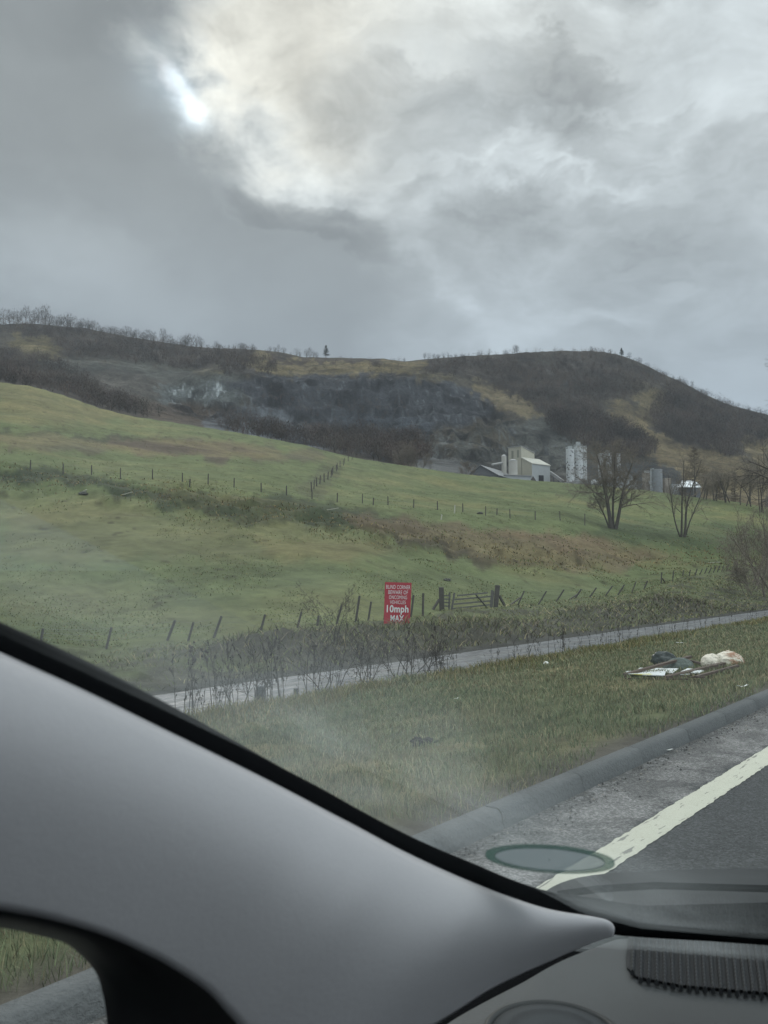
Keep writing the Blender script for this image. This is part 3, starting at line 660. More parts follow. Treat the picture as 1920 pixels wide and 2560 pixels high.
def gate():
    yl, yr = 46.8, 49.0
    def G(u, v): f = (u-1103)/(1243-1103); return P(u, v, yl+(yr-yl)*f)
    for nm, (ut, vt, ub, vb), w, br, lb in (('gate_post', (1103,1468,1105,1533), .27, ((1098,1499),(1075,1531)), 'thick dark gate post with strut, left of the wooden gate'),
                                     ('gate_post', (1244,1463,1239,1520), .26, ((1248,1489),(1267,1519)), 'thick leaning gate post with strut, right of the wooden gate')):
        b = G(ub, vb); o = thing(nm, lb, 'gate post', b, 'gate posts')
        t_ = G(ut, vt); mb = MB(); d = (t_-b).normalized(); mb.bar(b-d*.3, t_, w, w); mb.build('shaft', WOOD, o, bevel=.02)
        mb = MB(); mb.bar(G(*br[0]), G(*br[1])-Vector((0, 0, .1)), .12, .11); mb.build('strut', WOOD, o)
    o = thing('field_gate', 'old grey five bar wooden field gate sagging between two posts', 'gate', G(1170, 1530))
    for a, b in (((1144,1489),(1219,1482)), ((1137,1499),(1228,1491)), ((1135,1510.5),(1227,1502)), ((1131,1521.5),(1224,1512)), ((1128,1530),(1216,1524))):
        mb = MB(); mb.bar(G(*a), G(*b), .035, .085); mb.build('rail', WOOD2, o)
    off = Vector((0, .05, 0))
    for a, b, w in (((1136,1482),(1128,1530),.11), ((1124,1481),(1122,1527),.10), ((1230,1475),(1226,1524),.12), ((1234,1478),(1229,1524),.08)):
        mb = MB(); mb.bar(G(*a)-off, G(*b)-off, w, .06); mb.build('stile', WOOD2, o)
    mb = MB(); mb.bar(G(1189,1486)-off, G(1222,1524)-off, .12, .04); mb.build('brace', WOOD2, o)
    for v in (1489, 1497.5, 1506, 1515):
        mb = MB(); mb.bar(G(1107, v), G(1126, v+.5), .035, .075); mb.build('rail', WOOD2, o)
gate()
# ------------------------------------------------------------------ red sign
def sign():
    y = 34.0; TL, TR, BR, BL = P(963,1455,y), P(1029,1457,y+.5), P(1024.5,1562,y+.5), P(959.5,1560,y)
    o = thing('warning_sign', 'tall red sign with white blind corner lettering standing in scrub by the fence', 'sign', (BL+BR)/2-Vector((0, 0, .8)))
    nrm = (TR-TL).cross(BL-TL).normalized(); nrm = nrm if nrm.y < 0 else -nrm
    m = mat('sign_red', (.36, .035, .05), .55, .18, 2.5, 0, scale2=9, coords='Object')
    mb = MB(); q = [TL, TR, BR, BL]; mb.add([p+nrm*.0 for p in q]+[p-nrm*.018 for p in q], [(0,1,2,3)[::-1], (4,5,6,7)] + [(i, (i+1) % 4, 4+(i+1) % 4, 4+i) for i in range(4)]); mb.build('panel', m, o)
    for f in (.15, .85):
        mb = MB(); t_ = TL.lerp(TR, f)-nrm*.06+Vector((0, 0, -.1)); b_ = BL.lerp(BR, f)-nrm*.06+Vector((0, 0, -1.2)); mb.bar(b_, t_, .08, .08); mb.build('sign_leg', WOOD, o)
    wm = bpy.data.materials.new('sign_letters'); wm.use_nodes = True; T = NT(wm.node_tree); out = T.n('ShaderNodeOutputMaterial'); co = T.n('ShaderNodeTexCoord').outputs['Object']
    n = T.noise(co, 22, 4, .7); z = T.n('ShaderNodeSeparateXYZ', i={0: co}).outputs[2]
    wear = T.m('MULTIPLY_ADD', T.ss(z, 1.45, .75), .24, n.outputs[0]); c = T.mix(T.ss(wear, .68, .74), (.66, .70, .68), (.30, .06, .07))
    b = T.n('ShaderNodeBsdfPrincipled', i={'Base Color': c, 'Roughness': .6}); T.link(b.outputs[0], out.inputs[0])
    W_, H_ = (TR-TL).length, (BL-TL).length; ux = (TR-TL).normalized(); uy = (TL-BL).normalized()
    R = Matrix((ux, uy, -nrm if (ux.cross(uy)).dot(nrm) < 0 else nrm)).transposed()
    for txt, x0, x1, y0, y1, off in (('BLIND CORNER', .045, .955, .066, .157, -.004), ('BEWARE OF', .13, .87, .192, .283, -.004), ('ONCOMING', .16, .84, .315, .402, -.004), ('VEHICLES', .20, .80, .435, .518, -.004), ('10mph', .09, .91, .545, .715, .022), ('MAX', .24, .75, .785, .93, .03)):
        cu = bpy.data.curves.new('t', 'FONT'); cu.body = txt; cu.size = 1; cu.offset = off; cu.resolution_u = 3; cu.space_character = 1.05
        to = bpy.data.objects.new('t', cu); COL.objects.link(to); dg = bpy.context.evaluated_depsgraph_get(); me = bpy.data.meshes.new_from_object(to.evaluated_get(dg)); bpy.data.objects.remove(to)
        co_ = np.array([v.co[:] for v in me.vertices]); mn, mx = co_.min(0), co_.max(0)
        cap = mx[1]; lo = 0.0 if txt != '10mph' else 0.0
        y0m, y1m = y0*H_, y1*H_
        for v in me.vertices:
            X = (x0+(x1-x0)*(v.co.x-mn[0])/(mx[0]-mn[0]))*W_; Yy = -(y1m-(v.co.y-lo)/(cap-lo)*(y1m-y0m))
            v.co = (TL+ux*X+uy*Yy+nrm*.004)-o.location
        me.name = 'lettering'; me.materials.append(wm); lo_ = bpy.data.objects.new('lettering', me); COL.objects.link(lo_); lo_.parent = o
sign()

# ------------------------------------------------------------------ quarry works
CREAM = mat('cream_cladding', (.40, .385, .31), .7, .12, .25, 0, scale2=2); GREYC = mat('grey_cladding', (.36, .38, .38), .6, .12, .3, 0, scale2=2)
ROOFG = mat('roof_sheet', (.30, .30, .29), .5, .2, .4, 0, scale2=3); DARK = mat('dark_opening', (.012, .014, .018), .6, .1, 1)
def silo_mat():
    m = bpy.data.materials.new('silo_paint'); m.use_nodes = True; T = NT(m.node_tree); out = T.n('ShaderNodeOutputMaterial'); co = T.n('ShaderNodeTexCoord').outputs['Object']
    n = T.noise(T.n('ShaderNodeMapping', i={0: co, 3: (.5, .5, .8)}).outputs[0], 1.1, 5, .7); n2 = T.noise(co, .3, 3)
    c = T.mix(n2.outputs[0], (.42, .44, .44), (.56, .58, .58)); c = T.mix(T.ss(n.outputs[0], .56, .58), c, (.06, .055, .05))
    b = T.n('ShaderNodeBsdfPrincipled', i={'Base Color': c, 'Roughness': .7}); T.link(b.outputs[0], out.inputs[0]); return m
SILO = silo_mat(); TANK = mat('tank_steel', (.22, .235, .24), .6, .35, .35, 0, scale2=2); SLATE = mat('dark_sheet', (.085, .09, .095), .7, .2, .3)
def cyl(u0, u1, vt, vb, y, name, label, cat, m, parts=True, group=None, cone=.0, ribs=0, cap=None, grp=None):
    b = P((u0+u1)/2, vb, y); r = (u1-u0)/2/FPX*y; h = (vb-vt)/FPX*y
    o = thing(name, label, cat, b, group); mb = MB(); mb.lathe([(r, -8), (r, h), (r*.96, h+.15)], b, 24); mb.build('shell', m, o, smooth=False)
    for k in range(ribs):
        z = h*(k+1)/(ribs+1); mb = MB(); mb.lathe([(r*1.0, z-.12), (r*1.03, z-.1), (r*1.03, z+.1), (r*1.0, z+.12)], b, 24); mb.build('hoop', m, o)
    if cone: mb = MB(); mb.lathe([(r*1.03, h+.1), (r*1.03, h+.3), (r*.3, h+cone), (.05, h+cone+.05)], b, 24); mb.build('roof', ROOFG, o)
    if cap:
        hh = cap; mb = MB(); mb.box(b+Vector((0, 0, h+hh/2)), (r*.9, r*.9, hh)); mb.build('top_hatch', GREYC, o)
        mb = MB()
        for k in range(16):
            a0, a1 = 2*math.pi*k/16, 2*math.pi*(k+1)/16; p = b+Vector((r*math.cos(a0), r*math.sin(a0), h)); q = b+Vector((r*math.cos(a1), r*math.sin(a1), h))
            mb.tube([p, p+Vector((0, 0, 1.1))], .06, 3); mb.tube([p+Vector((0, 0, 1.1)), q+Vector((0, 0, 1.1))], .06, 3)
        mb.build('railing', GREYC, o)
    return o
def xy(u, y): a = AE(u, 1180)[0]; return (a*y, y)
def Z(v, y, u=1300): return AE(u, v)[1]*y
def works():
    # plant house
    A, Bp, C, D = xy(1271.5, 398), xy(1303.7, 391), xy(1330, 384), xy(1375, 394); z0 = Z(1235, 390)
    o = thing('plant_building', 'tall cream clad quarry building with a sloping lean-to and dark doorway', 'building', (Bp[0], Bp[1], z0))
    B2 = xy(1336.6, 399); A2 = (A[0]+B2[0]-Bp[0], A[1]+B2[1]-Bp[1])
    mb = MB(); zt = [Z(1120, 398), Z(1116, 391), Z(1134, 399), Z(1137, 406)]; mb.prism([A, Bp, B2, A2], z0, zt); mb.build('tower_wall', CREAM, o)
    r = MB(); c = Vector(((A[0]+B2[0])/2, (A[1]+B2[1])/2, 0)); pts = [Vector((p[0], p[1], z)) for p, z in zip((A, Bp, B2, A2), zt)]
    pts = [p+(Vector((p.x, p.y, 0))-c).normalized()*.35 for p in pts]; r.add([p+Vector((0, 0, .05)) for p in pts]+[p+Vector((0, 0, .35)) for p in pts], [(3,2,1,0),(4,5,6,7)]+[(i, (i+1) % 4, 4+(i+1) % 4, 4+i) for i in range(4)]); r.build('tower_roof', ROOFG, o)
    E = (D[0]+Bp[0]-C[0], D[1]+Bp[1]-C[1]); Bs = (Bp[0]+.05*(C[0]-Bp[0]), Bp[1]+.05*(C[1]-Bp[1])-.02)
    zl = [Z(1145, 391), Z(1160, 384), Z(1165.5, 394), Z(1150, 401)]
    mb = MB(); mb.prism([Bs, C, D, E], z0, zl); ob = mb.build('lean_to_wall', CREAM, o); ob.data.materials.append(GREYC)
    for p in ob.data.polygons:
        if abs(p.normal.z) < .3 and p.normal.dot(Vector((D[0]-C[0], D[1]-C[1], 0)).cross(Vector((0, 0, 1)))) > 6: p.material_index = 1
    r = MB(); pts = [Vector((p[0], p[1], z)) for p, z in zip((Bs, C, D, E), zl)]; c = sum(pts, Vector())/4
    pts = [p+(Vector((p.x, p.y, 0))-Vector((c.x, c.y, 0))).normalized()*.5 for p in pts]; r.add([p+Vector((0, 0, .05)) for p in pts]+[p+Vector((0, 0, .4)) for p in pts], [(3,2,1,0),(4,5,6,7)]+[(i, (i+1) % 4, 4+(i+1) % 4, 4+i) for i in range(4)])
    r.build('lean_to_roof', mat('pale_roof', (.44, .43, .37), .5, .15, .4), o)
    dv = Vector((D[0]-C[0], D[1]-C[1], 0)); n = Vector((dv.y, -dv.x, 0)).normalized(); n = n if n.y < 0 else -n
    def onw(u, v): f = (u-1330)/45.0; y = 384+10*f; return Vector((C[0]+dv.x*f, C[1]+dv.y*f, Z(v, y)))+n*.08
    q = [onw(1346, 1188), onw(1358, 1188.5), onw(1358, 1204), onw(1346, 1204)]; mb = MB(); mb.add(q+[p+n*.1 for p in q], [(3,2,1,0),(4,5,6,7)]+[(i, (i+1) % 4, 4+(i+1) % 4, 4+i) for i in range(4)]); mb.build('door', DARK, o)
    av = Vector((Bp[0]-A[0], Bp[1]-A[1], 0)); n2 = Vector((av.y, -av.x, 0)).normalized(); n2 = n2 if n2.y < 0 else -n2
    for u in (1282, 1296):
        f = (u-1271.5)/32.2; p = Vector((A[0]+av.x*f, A[1]+av.y*f, Z(1136, 395)))+n2*.06; mb = MB(); mb.box(p, (1.3, .12, 3.6), math.atan2(av.y, av.x)); mb.build('louvre', mat('louvre', (.22, .22, .18), .7), o)
    cyl(1254, 1266.5, 1142, 1188, 388, 'small_silo', 'slim pale silo left of the cream quarry building', 'silo', mat('small_silo_paint', (.40, .39, .35), .6, .15, .4), cone=1.2, ribs=2, group='small silos')
    cyl(1272, 1294, 1153, 1192, 380, 'small_silo', 'wider pale silo against the cream quarry building wall', 'silo', MATS['small_silo_paint'], cone=1.0, ribs=1, group='small silos')
    mb = MB(); mb.bar(P(1230,1161,386), P(1256,1156,386), 1.2, .8); mb.bar(P(1338,1168,398), P(1372,1197,392), 1.6, .9); mb.bar(P(1372,1197,392), P(1412,1207,390), 1.6, .9)
    o = thing('conveyor', 'sloping grey conveyor beside the cream quarry building', 'conveyor', P(1372,1197,392))
    mb = MB(); mb.bar(P(1374,1180,396), P(1408,1204,392), 2.0, 1.2); mb.build('belt_housing', ROOFG, o)
    for u, v in ((1384, 1187), (1396, 1195)): mb = MB(); mb.bar(P(u, v, 394), P(u, 1225, 394), .4, .4); mb.build('support', SLATE, o)
    o = thing('conveyor', 'short pale pipe conveyor reaching left of the slim silo', 'conveyor', P(1230,1161,386))
    mb = MB(); mb.tube([P(1230,1162,386), P(1256,1157,387)], .5, 8); mb.build('pipe', ROOFG, o); mb = MB(); mb.bar(P(1237,1162,386), P(1237,1200,386), .3, .3); mb.build('support', SLATE, o)
    # low dark shed
    o = thing('low_shed', 'low dark gabled shed left of the cream quarry building', 'shed', P(1210, 1200, 370))
    g0, gr, g1 = P(1172,1188,374), P(1202,1164,372), P(1245,1188,366); back = P(1300,1190,388)-P(1245,1188,366)
    back = Vector((back.x, back.y, -.3)); dz = Vector((0, 0, -9))
    mb = MB(); mb.add([g0+dz, g0, gr, g1, g1+dz, g0+dz+back, g0+back, gr+back, g1+back, g1+dz+back], [(0,1,2,3,4)[::-1],(5,6,7,8,9),(3,4,9,8),(0,1,6,5)]); mb.build('wall', SLATE, o)
    up_ = Vector((0, 0, .25)); ov = -back.normalized()*.6
    mb = MB()
    for a, b in ((g0, gr), (gr, g1)):
        e = (b-a).normalized()*.6; a_, b_ = (a-e, b) if a is g0 else (a, b+e); q = [a_+ov+up_*.2, b_+ov+up_*.2, b_+back+up_*.2, a_+back+up_*.2]
        mb.add(q+[p+up_ for p in q], [(3,2,1,0),(4,5,6,7)]+[(i, (i+1) % 4, 4+(i+1) % 4, 4+i) for i in range(4)])
    mb.build('roof', mat('worn_roof', (.20, .205, .205), .6, .3, .5), o)
    o = thing('low_shed', 'low flat grey lean-to between the dark shed and the cream building', 'shed', P(1285,1200,376)); mb = MB(); mb.box(P(1290,1196,378), (13, 5, 2.2), .3); mb.build('wall', GREYC, o)
    mb = MB(); mb.box(P(1290,1190.0,378), (14, 6, .3), .3); mb.build('roof', ROOFG, o)
    # tall silos
    for (u0, u1, vt, vb, y, c, lb) in ((1416,1436.5,1123,1206,384,1.6,'leftmost of the tall white rust-spotted silos'),(1436,1457.5,1117,1206,386,2.4,'middle and tallest of the white rust-spotted silos'),(1453,1468,1120,1206,392,1.0,'narrow rightmost silo of the tall white group')):
        cyl(u0, u1, vt, vb, y, 'tall_silo', lb, 'silo', SILO, cap=c, group='tall white silos')
    for (u0, u1, vt, vb, y, c, lb) in ((1496,1512,1140,1208,388,1.5,'grey white silo behind the left edge of the big bare tree'),(1511,1530,1136,1208,390,2,'broad grey white silo showing through the big bare tree crown'),(1543,1552,1138,1208,390,1,'slim white silo right of the bare tree stems')):
        cyl(u0, u1, vt, vb, y, 'tall_silo', lb, 'silo', SILO, cap=c, group='white silos behind the tree')
    o = thing('gabled_shed', 'pale grey gabled shed behind the big bare tree', 'shed', P(1555,1210,384))
    q = [P(1526,1222,384), P(1526,1187,384), P(1556,1174,384), P(1592,1200,384), P(1592,1228,384)]; bk = Vector((3, 14, 0)); mb = MB(); mb.add(q+[p+bk for p in q], [(0,1,2,3,4)[::-1],(5,6,7,8,9)]+[(i, (i+1) % 5, 5+(i+1) % 5, 5+i) for i in range(5)]); mb.build('wall', GREYC, o)
    mb = MB(); 
    for a, b in ((q[1], q[2]), (q[2], q[3])):
        e = (b-a).normalized()*.5; r_ = [a-e*(a is q[1])+Vector((0,-.5,.06)), b+e*(a is q[2])+Vector((0,-.5,.06)), b+e*(a is q[2])+bk+Vector((0,0,.06)), a-e*(a is q[1])+bk+Vector((0,0,.06))]
        mb.add(r_+[p+Vector((0, 0, .3)) for p in r_], [(3,2,1,0),(4,5,6,7)]+[(i, (i+1) % 4, 4+(i+1) % 4, 4+i) for i in range(4)])
    mb.build('roof', ROOFG, o)
    # retaining wall & small items
    mb = MB(); b = P(1440,1212,376); mb.prism([xy(1408, 377), xy(1478, 372), xy(1500, 374), xy(1500, 376), xy(1478, 374), xy(1408, 379)], Z(1235, 375), [Z(1206,377), Z(1199,372), Z(1203,374), Z(1203,376), Z(1199,374), Z(1206,379)]); o = mb.build('retaining_wall', mat('retaining_concrete', (.27, .28, .275), .8, .2, .4), origin=b); tag(o, 'low grey concrete wall in front of the tall silos', 'wall')
    cyl(1629, 1656.5, 1175, 1235, 384, 'steel_tank', 'dark streaked steel tank with outside ladder pipe, between the two field trees', 'tank', TANK, ribs=3, cone=.5)
    o = thing('feed_tower', 'small rusty cream tower left of the streaked tank', 'tower', P(1616,1216,386)); mb = MB(); mb.box(P(1616,1196,386)+Vector((0, 0, -2)), (2.8, 2.8, 9), .2); mb.build('shaft', mat('rusty_cream', (.27, .24, .20), .7, .4, .8), o); mb = MB(); mb.box(P(1617,1181,386), (1.8, 1.8, 1.6), .2); mb.build('head', GREYC, o); mb = MB(); mb.bar(P(1622,1202,384), P(1634,1228,383), .6, .5); mb.build('chute', GREYC, o)
    o = thing('standpipe', 'thin white pipe rising beside the streaked tank', 'pipe', P(1627,1226,382)); mb = MB(); mb.tube([P(1627,1232,382), P(1627,1172,382), P(1634,1172.5,383)], .28, 6); mb.build('pipe', GREYC, o)
    for (u0, u1, vt, y, lb, mm) in ((1657,1673,1196,386,'brown grey hopper block right of the streaked tank','rusty_cream'),(1676,1694,1211,384,'low grey block left of the white roofed shed','grey_cladding')):
        mb = MB(); w = (u1-u0)/FPX*y; mb.box(P((u0+u1)/2, vt+22, y), (w, 4, 44/FPX*y), .1); o = mb.build('hopper_block', MATS[mm], origin=P((u0+u1)/2, vt+44, y)); tag(o, lb, 'block')
    o = thing('white_roofed_shed', 'small shed with bright white roof behind the right-hand field tree', 'shed', P(1720,1235,378)); mb = MB(); z_ = Z(1245, 378); mb.prism([xy(1695, 376), xy(1732, 374), xy(1750, 380), xy(1712, 384)], z_, [Z(1218,376), Z(1218,374), Z(1217,380), Z(1217,384)]); mb.build('wall', SLATE, o)
    q = [P(1693,1218.5,375), P(1734,1218.5,373), P(1729,1202,379), P(1706,1203,380)]; q2 = [P(1753,1219,381), P(1734,1218.5,373), P(1729,1202,379), P(1742,1206,384)]; mb = MB()
    for k in (q, q2): mb.add(k+[p+Vector((0, 0, .3)) for p in k], [(3,2,1,0),(4,5,6,7)]+[(i, (i+1) % 4, 4+(i+1) % 4, 4+i) for i in range(4)])
    mb.build('roof', mat('white_roof', (.78, .80, .80), .5, .05, 1), o)
    b = P(1333,1207,372); mb = MB(); rr = [(2.3, -2.5), (1.7, .2), (1.0, 1.6), (.35, 2.6), (.05, 2.9)]; mb.lathe([(r+random.uniform(-.1, .1), z) for r, z in rr], b, 11); o = mb.build('spoil_cone', mat('dark_spoil', (.05, .045, .042), .95, .4, 1.2, .8), origin=b); tag(o, 'small dark pointed heap in front of the cream building', 'heap')
    b = P(1492,1209,366); o = thing('parked_van', 'small white van parked left of the big bare tree', 'van', b); mb = MB(); mb.box(b+Vector((0, 0, .5)), (4.6, 1.9, 1.1), .15); mb.box(b+Vector((-.5, 0, 1.35)), (3.1, 1.75, .7), .15); mb.build('body', MATS['white_roof'], o, bevel=.12)
    for dx in (-1.4, 1.4):
        mb = MB(); p = b+Vector((dx, -.8, -.1)); mb.tube([p-Vector((0, .15, 0)), p+Vector((0, .15, 0))], .36, 14); mb.build('wheel', DARK, o)
    mb = MB(); mb.box(b+Vector((-.5, -.9, 1.4)), (2.4, .06, .4), .0); mb.build('window', DARK, o)
works()

# ------------------------------------------------------------------ plants
BARK = mat('bark', (.075, .068, .058), .95, .35, 3, .6, scale2=18); TWIG = mat('twigs', (.17, .145, .115), .95, .25, 2); TWIGD = mat('dark_twigs', (.05, .043, .038), .95, .3, 2)
def rvec(d, ang, rnd):
    ax = d.orthogonal().normalized(); ax.rotate(Matrix.Rotation(rnd.uniform(0, 2*math.pi), 3, d)); v = d.copy(); v.rotate(Matrix.Rotation(ang, 3, ax)); return v
RMIN = [.004]
def grow(lv, p, d, L, r, rnd, spec, mbs, droop=0.0):
    """spec per level: (children, spread angle, length ratio, wander, segments)"""
    n, ang, ratio, wan, seg = spec[lv]; pts = [p.copy()]; rad = [r]; q = p.copy(); dd = d.copy()
    for k in range(seg):
        dd = (dd+Vector((rnd.gauss(0, wan), rnd.gauss(0, wan), rnd.gauss(0, wan)-droop*lv))).normalized(); q = q+dd*(L/seg); pts.append(q.copy()); rad.append(max(r*(1-(k+1)/seg*.75), RMIN[0]*.6))
    sides = 7 if lv == 0 else (5 if lv == 1 else 3); mbs[0 if lv < 1 else 1].tube(pts, rad, sides, cap=False)
    if lv+1 < len(spec):
        for k in range(n):
            f = rnd.uniform(.28 if lv == 0 else .15, 1.0); i = min(int(f*seg), seg-1); t = f*seg-i; b = pts[i].lerp(pts[i+1], t)
            base = (pts[i+1]-pts[i]).normalized(); nd = rvec(base, math.radians(rnd.uniform(ang*.6, ang*1.3)), rnd); nd = (nd+Vector((0, 0, .18 if lv < 2 else 0))).normalized()
            grow(lv+1, b, nd, L*ratio*rnd.uniform(.65, 1.2)*(1.25-.55*f), max(rad[i]*.48, RMIN[0]), rnd, spec, mbs, droop)
def tree(name, label, base, stems, spec, seed, tm=None, cm=None, group=None, cat='tree', droop=0.0):
    rnd = random.Random(seed); o = thing(name, label, cat, base, group); m1, m2 = MB(), MB()
    for (dx, dy, lean, L, r) in stems:
        b = Vector(base)+Vector((dx, dy, -.15)); d = Vector((lean[0], lean[1], 1)).normalized(); grow(0, b, d, L, r, rnd, spec, (m1, m2), droop)
    m1.build('trunk', tm or BARK, o, smooth=True); m2.build('crown', cm or TWIG, o); return o
RMIN[0] = .010
b = hit(1535, 1322, 90, 200); K = b.y/FPX
tree('bare_tree', 'large bare tree with several stems standing in the pasture in front of the white silos', b,
     [(-.35, 0, (-.06, 0), 200*K, .34), (.25, .1, (.24, .05), 180*K, .29), (0, .3, (.06, .1), 185*K, .2), (-.5, .2, (-.42, .1), 120*K, .14)],
     [(16, 58, .42, .06, 7), (9, 48, .52, .11, 5), (7, 45, .52, .14, 3), (4, 42, .55, .16, 2), (0, 0, 0, .16, 1)], 11)
b = hit(1707, 1343, 90, 220); K = b.y/FPX
tree('bare_tree', 'slender bare tree forking from its base in the pasture in front of the larch', b,
     [(-.2, 0, (-.11, 0), 195*K, .17), (.2, 0, (.14, 0), 205*K, .19), (-.3, .1, (-.30, 0), 165*K, .12), (.35, .1, (.32, .05), 160*K, .12)],
     [(12, 44, .36, .06, 7), (8, 44, .5, .12, 4), (6, 42, .5, .15, 3), (0, 0, 0, .14, 2)], 23)
def conifer(name, label, base, H, seed, r=.2, wid=.26, dens=26, m=None, th=1.0):
    rnd = random.Random(seed); o = thing(name, label, 'tree', base); mb = MB(); base = Vector(base); mb.tube([base-Vector((0, 0, .5)), base+Vector((0, 0, H*.5)), base+Vector((.1, 0, H))], [r, r*.6, .03], 6); mb.build('trunk', BARK, o, smooth=True)
    mb = MB()
    for k in range(dens):
        f = .22+.76*k/dens; L = H*wid*(1.08-f)**.8*rnd.uniform(.7, 1.1)
        for j in range(5):
            a = rnd.uniform(0, 2*math.pi); d = Vector((math.cos(a), math.sin(a), rnd.uniform(-.15, .2))); p = base+Vector((0, 0, H*f)); pts = [p, p+d*L*.5-Vector((0, 0, .02*L)), p+d*L+Vector((0, 0, .06*L))]
            mb.tube(pts, [.05*th, .035*th, .015*th], 3, False)
            for q in range(9):
                g = rnd.uniform(.2, 1); c = pts[0].lerp(pts[2], g); e = Vector((rnd.gauss(0, .5), rnd.gauss(0, .5), rnd.uniform(-.8, .2))).normalized()*rnd.uniform(.25, .7)*(H/12); mb.tube([c, c+e], [.022*th, .012*th], 3, False)
    mb.build('crown', m or TWIG, o); return o
LARCH = mat('larch_twigs', (.07, .055, .038), .95, .3, 1); SPRUCE = mat('conifer_needles', (.022, .030, .022), .95, .3, 1)
b = hit(1738, 1243, 150, 260); conifer('larch', 'tall bare larch on the field crest behind the slender tree', b, (1243-1112)/FPX*b.y, 5, .22, .34, 30, LARCH)
b = hit(1838, 1254, 150, 260); conifer('larch', 'thin bare conifer rising from the thicket right of the larch', b, (1254-1145)/FPX*b.y, 6, .14, .18, 24, LARCH)
b = hit(1800, 1250, 150, 260); conifer('larch', 'short bushy larch between the tall larch and the right edge thicket', b, (1250-1165)/FPX*b.y, 9, .14, .3, 22, LARCH)
# near-side trees and thickets at the right edge
SH = [(12, 50, .5, .12, 5), (9, 48, .55, .16, 3), (6, 46, .55, .18, 2), (0, 0, 0, .16, 1)]
SHB = [(8, 42, .42, .12, 5), (6, 44, .55, .16, 3), (4, 44, .55, .18, 2), (0, 0, 0, .16, 1)]
for k, (u, v, y0, Hp, lb) in enumerate(((1815, 1268, 235, 95, 'brown bare tree in the thicket just right of the white roofed shed'), (1868, 1275, 228, 115, 'brown bare tree crowding the thicket on the field crest near the right edge'), (1915, 1285, 215, 150, 'tall brown bare tree of the field crest thicket at the right edge'), (1775, 1262, 238, 60, 'low brown scrub tree beside the white roofed shed'))):
    a = AE(u, v)[0]; b = Vector((a*y0, y0, zat(a*y0, y0))); H = Hp/FPX*y0
    tree('thicket_tree', lb, b, [(random.uniform(-2, 2), random.uniform(-2, 2), (random.uniform(-.3, .3), random.uniform(-.2, .2)), H*.8, .16) for _ in range(5)], SH, 40+k, cm=TWIG)
for k, (u, v, y0, Hp, lb) in enumerate(((1905, 1425, 78, 190, 'dense dark bare hawthorn filling the right edge above the fence end'), (1955, 1440, 66, 230, 'dark hawthorn half cut off by the right edge'), (1850, 1418, 92, 105, 'low dark thorn bush at the end of the leaning fence'), (1960, 1480, 52, 150, 'dark thorn bush overhanging the farm track at the right edge'), (1880, 1462, 66, 90, 'small dark thorn bush on the bank above the farm track at the far right'))):
    a = AE(u, v)[0]; b = Vector((a*y0, y0, zat(a*y0, y0))); H = Hp/FPX*y0*1.25
    tree('hawthorn', lb, b, [(random.uniform(-1, 1)*H*.12, random.uniform(-1, 1)*H*.12, (random.uniform(-.5, .4), random.uniform(-.3, .3)), H*.75, .05*H/5) for _ in range(6)], SHB, 60+k, tm=TWIG, cm=TWIG, droop=.02)
RMIN[0] = .010
a = AE(2000, 1300)[0]; y0 = 46.0; b = Vector((a*y0, y0, zat(a*y0, y0)))
tree('ash_tree', 'bare roadside tree whose drooping branch tips reach in at the upper right edge', b, [(0, 0, (-.05, 0), 12.0, .22)], [(30, 62, .36, .04, 8), (9, 48, .5, .12, 4), (7, 45, .5, .14, 3), (0, 0, 0, .16, 2)], 77, droop=.04, cm=TWIGD)
RMIN[0] = .03
for k, (u, v, hp, lb) in enumerate(((1044, 1158, 36, 'small bare tree on the field crest below the quarry'), (1160, 1186, 32, 'small bare tree on the crest left of the dark shed'), (1005, 1156, 34, 'small bare bush on the crest below the quarry bowl'), (1020, 1157, 44, 'twiggy bare tree on the crest below the quarry bowl'))):
    a = AE(u, v)[0]; y0 = 320 if k != 1 else 330; H = hp/FPX*y0+4; b = Vector((a*y0, y0, AE(u, v)[1]*y0-4))
    tree('crest_tree', lb, b, [(0, 0, (random.uniform(-.2, .2), 0), H*.9, .16), (.3, 0, (.35, 0), H*.7, .1)], SH, 90+k)

RMIN[0] = .0045
# far birches: a few meshes, copied along the skyline
def birch_mesh(seed, H, n=70, w=.16, spread=.27, low=.18):
    rnd = random.Random(seed); tr, cr = MB(), MB(); tr.tube([(0, 0, -1.5), (rnd.uniform(-.2, .2), 0, H*.5), (rnd.uniform(-.4, .4), 0, H*.85)], [.11, .08, .02], 3)
    zc, rz_, rx = H*(.5+low*.5), H*(.5-low*.5), H*spread
    def pt():
        while True:
            p = Vector((rnd.uniform(-1, 1), rnd.uniform(-1, 1), rnd.uniform(-1, 1)))
            if .25 < p.length < 1: return Vector((p.x*rx, p.y*rx, zc+p.z*rz_))
    for k in range(n):
        p = pt(); d = Vector((p.x, p.y, abs(p.x)+abs(p.y)+.4)).normalized(); d = (d+Vector((rnd.gauss(0, .35), rnd.gauss(0, .35), rnd.gauss(0, .35)))).normalized(); q = p+d*H*rnd.uniform(.08, .2); a = rnd.uniform(0, 6.283); sd_ = Vector((math.cos(a), math.sin(a), 0))*w*.5
        cr.add([p-sd_, p+sd_, q], [(0, 1, 2)])
        if k % 4 == 0: t0 = Vector((0, 0, max(H*.1, p.z-(abs(p.x)+abs(p.y))*1.2))); cr.add([t0-sd_*.6, t0+sd_*.6, p], [(0, 1, 2)])
    return tr, cr
def far_tree_proto(seed, H, label, **kw):
    tr, cr = birch_mesh(seed, H, **kw); o = thing('birch', label, 'tree', (0, 0, 0), 'bare birches along the hill skyline'); tr.build('trunk', BARK, o); cr.build('crown', TWIGD, o); return o
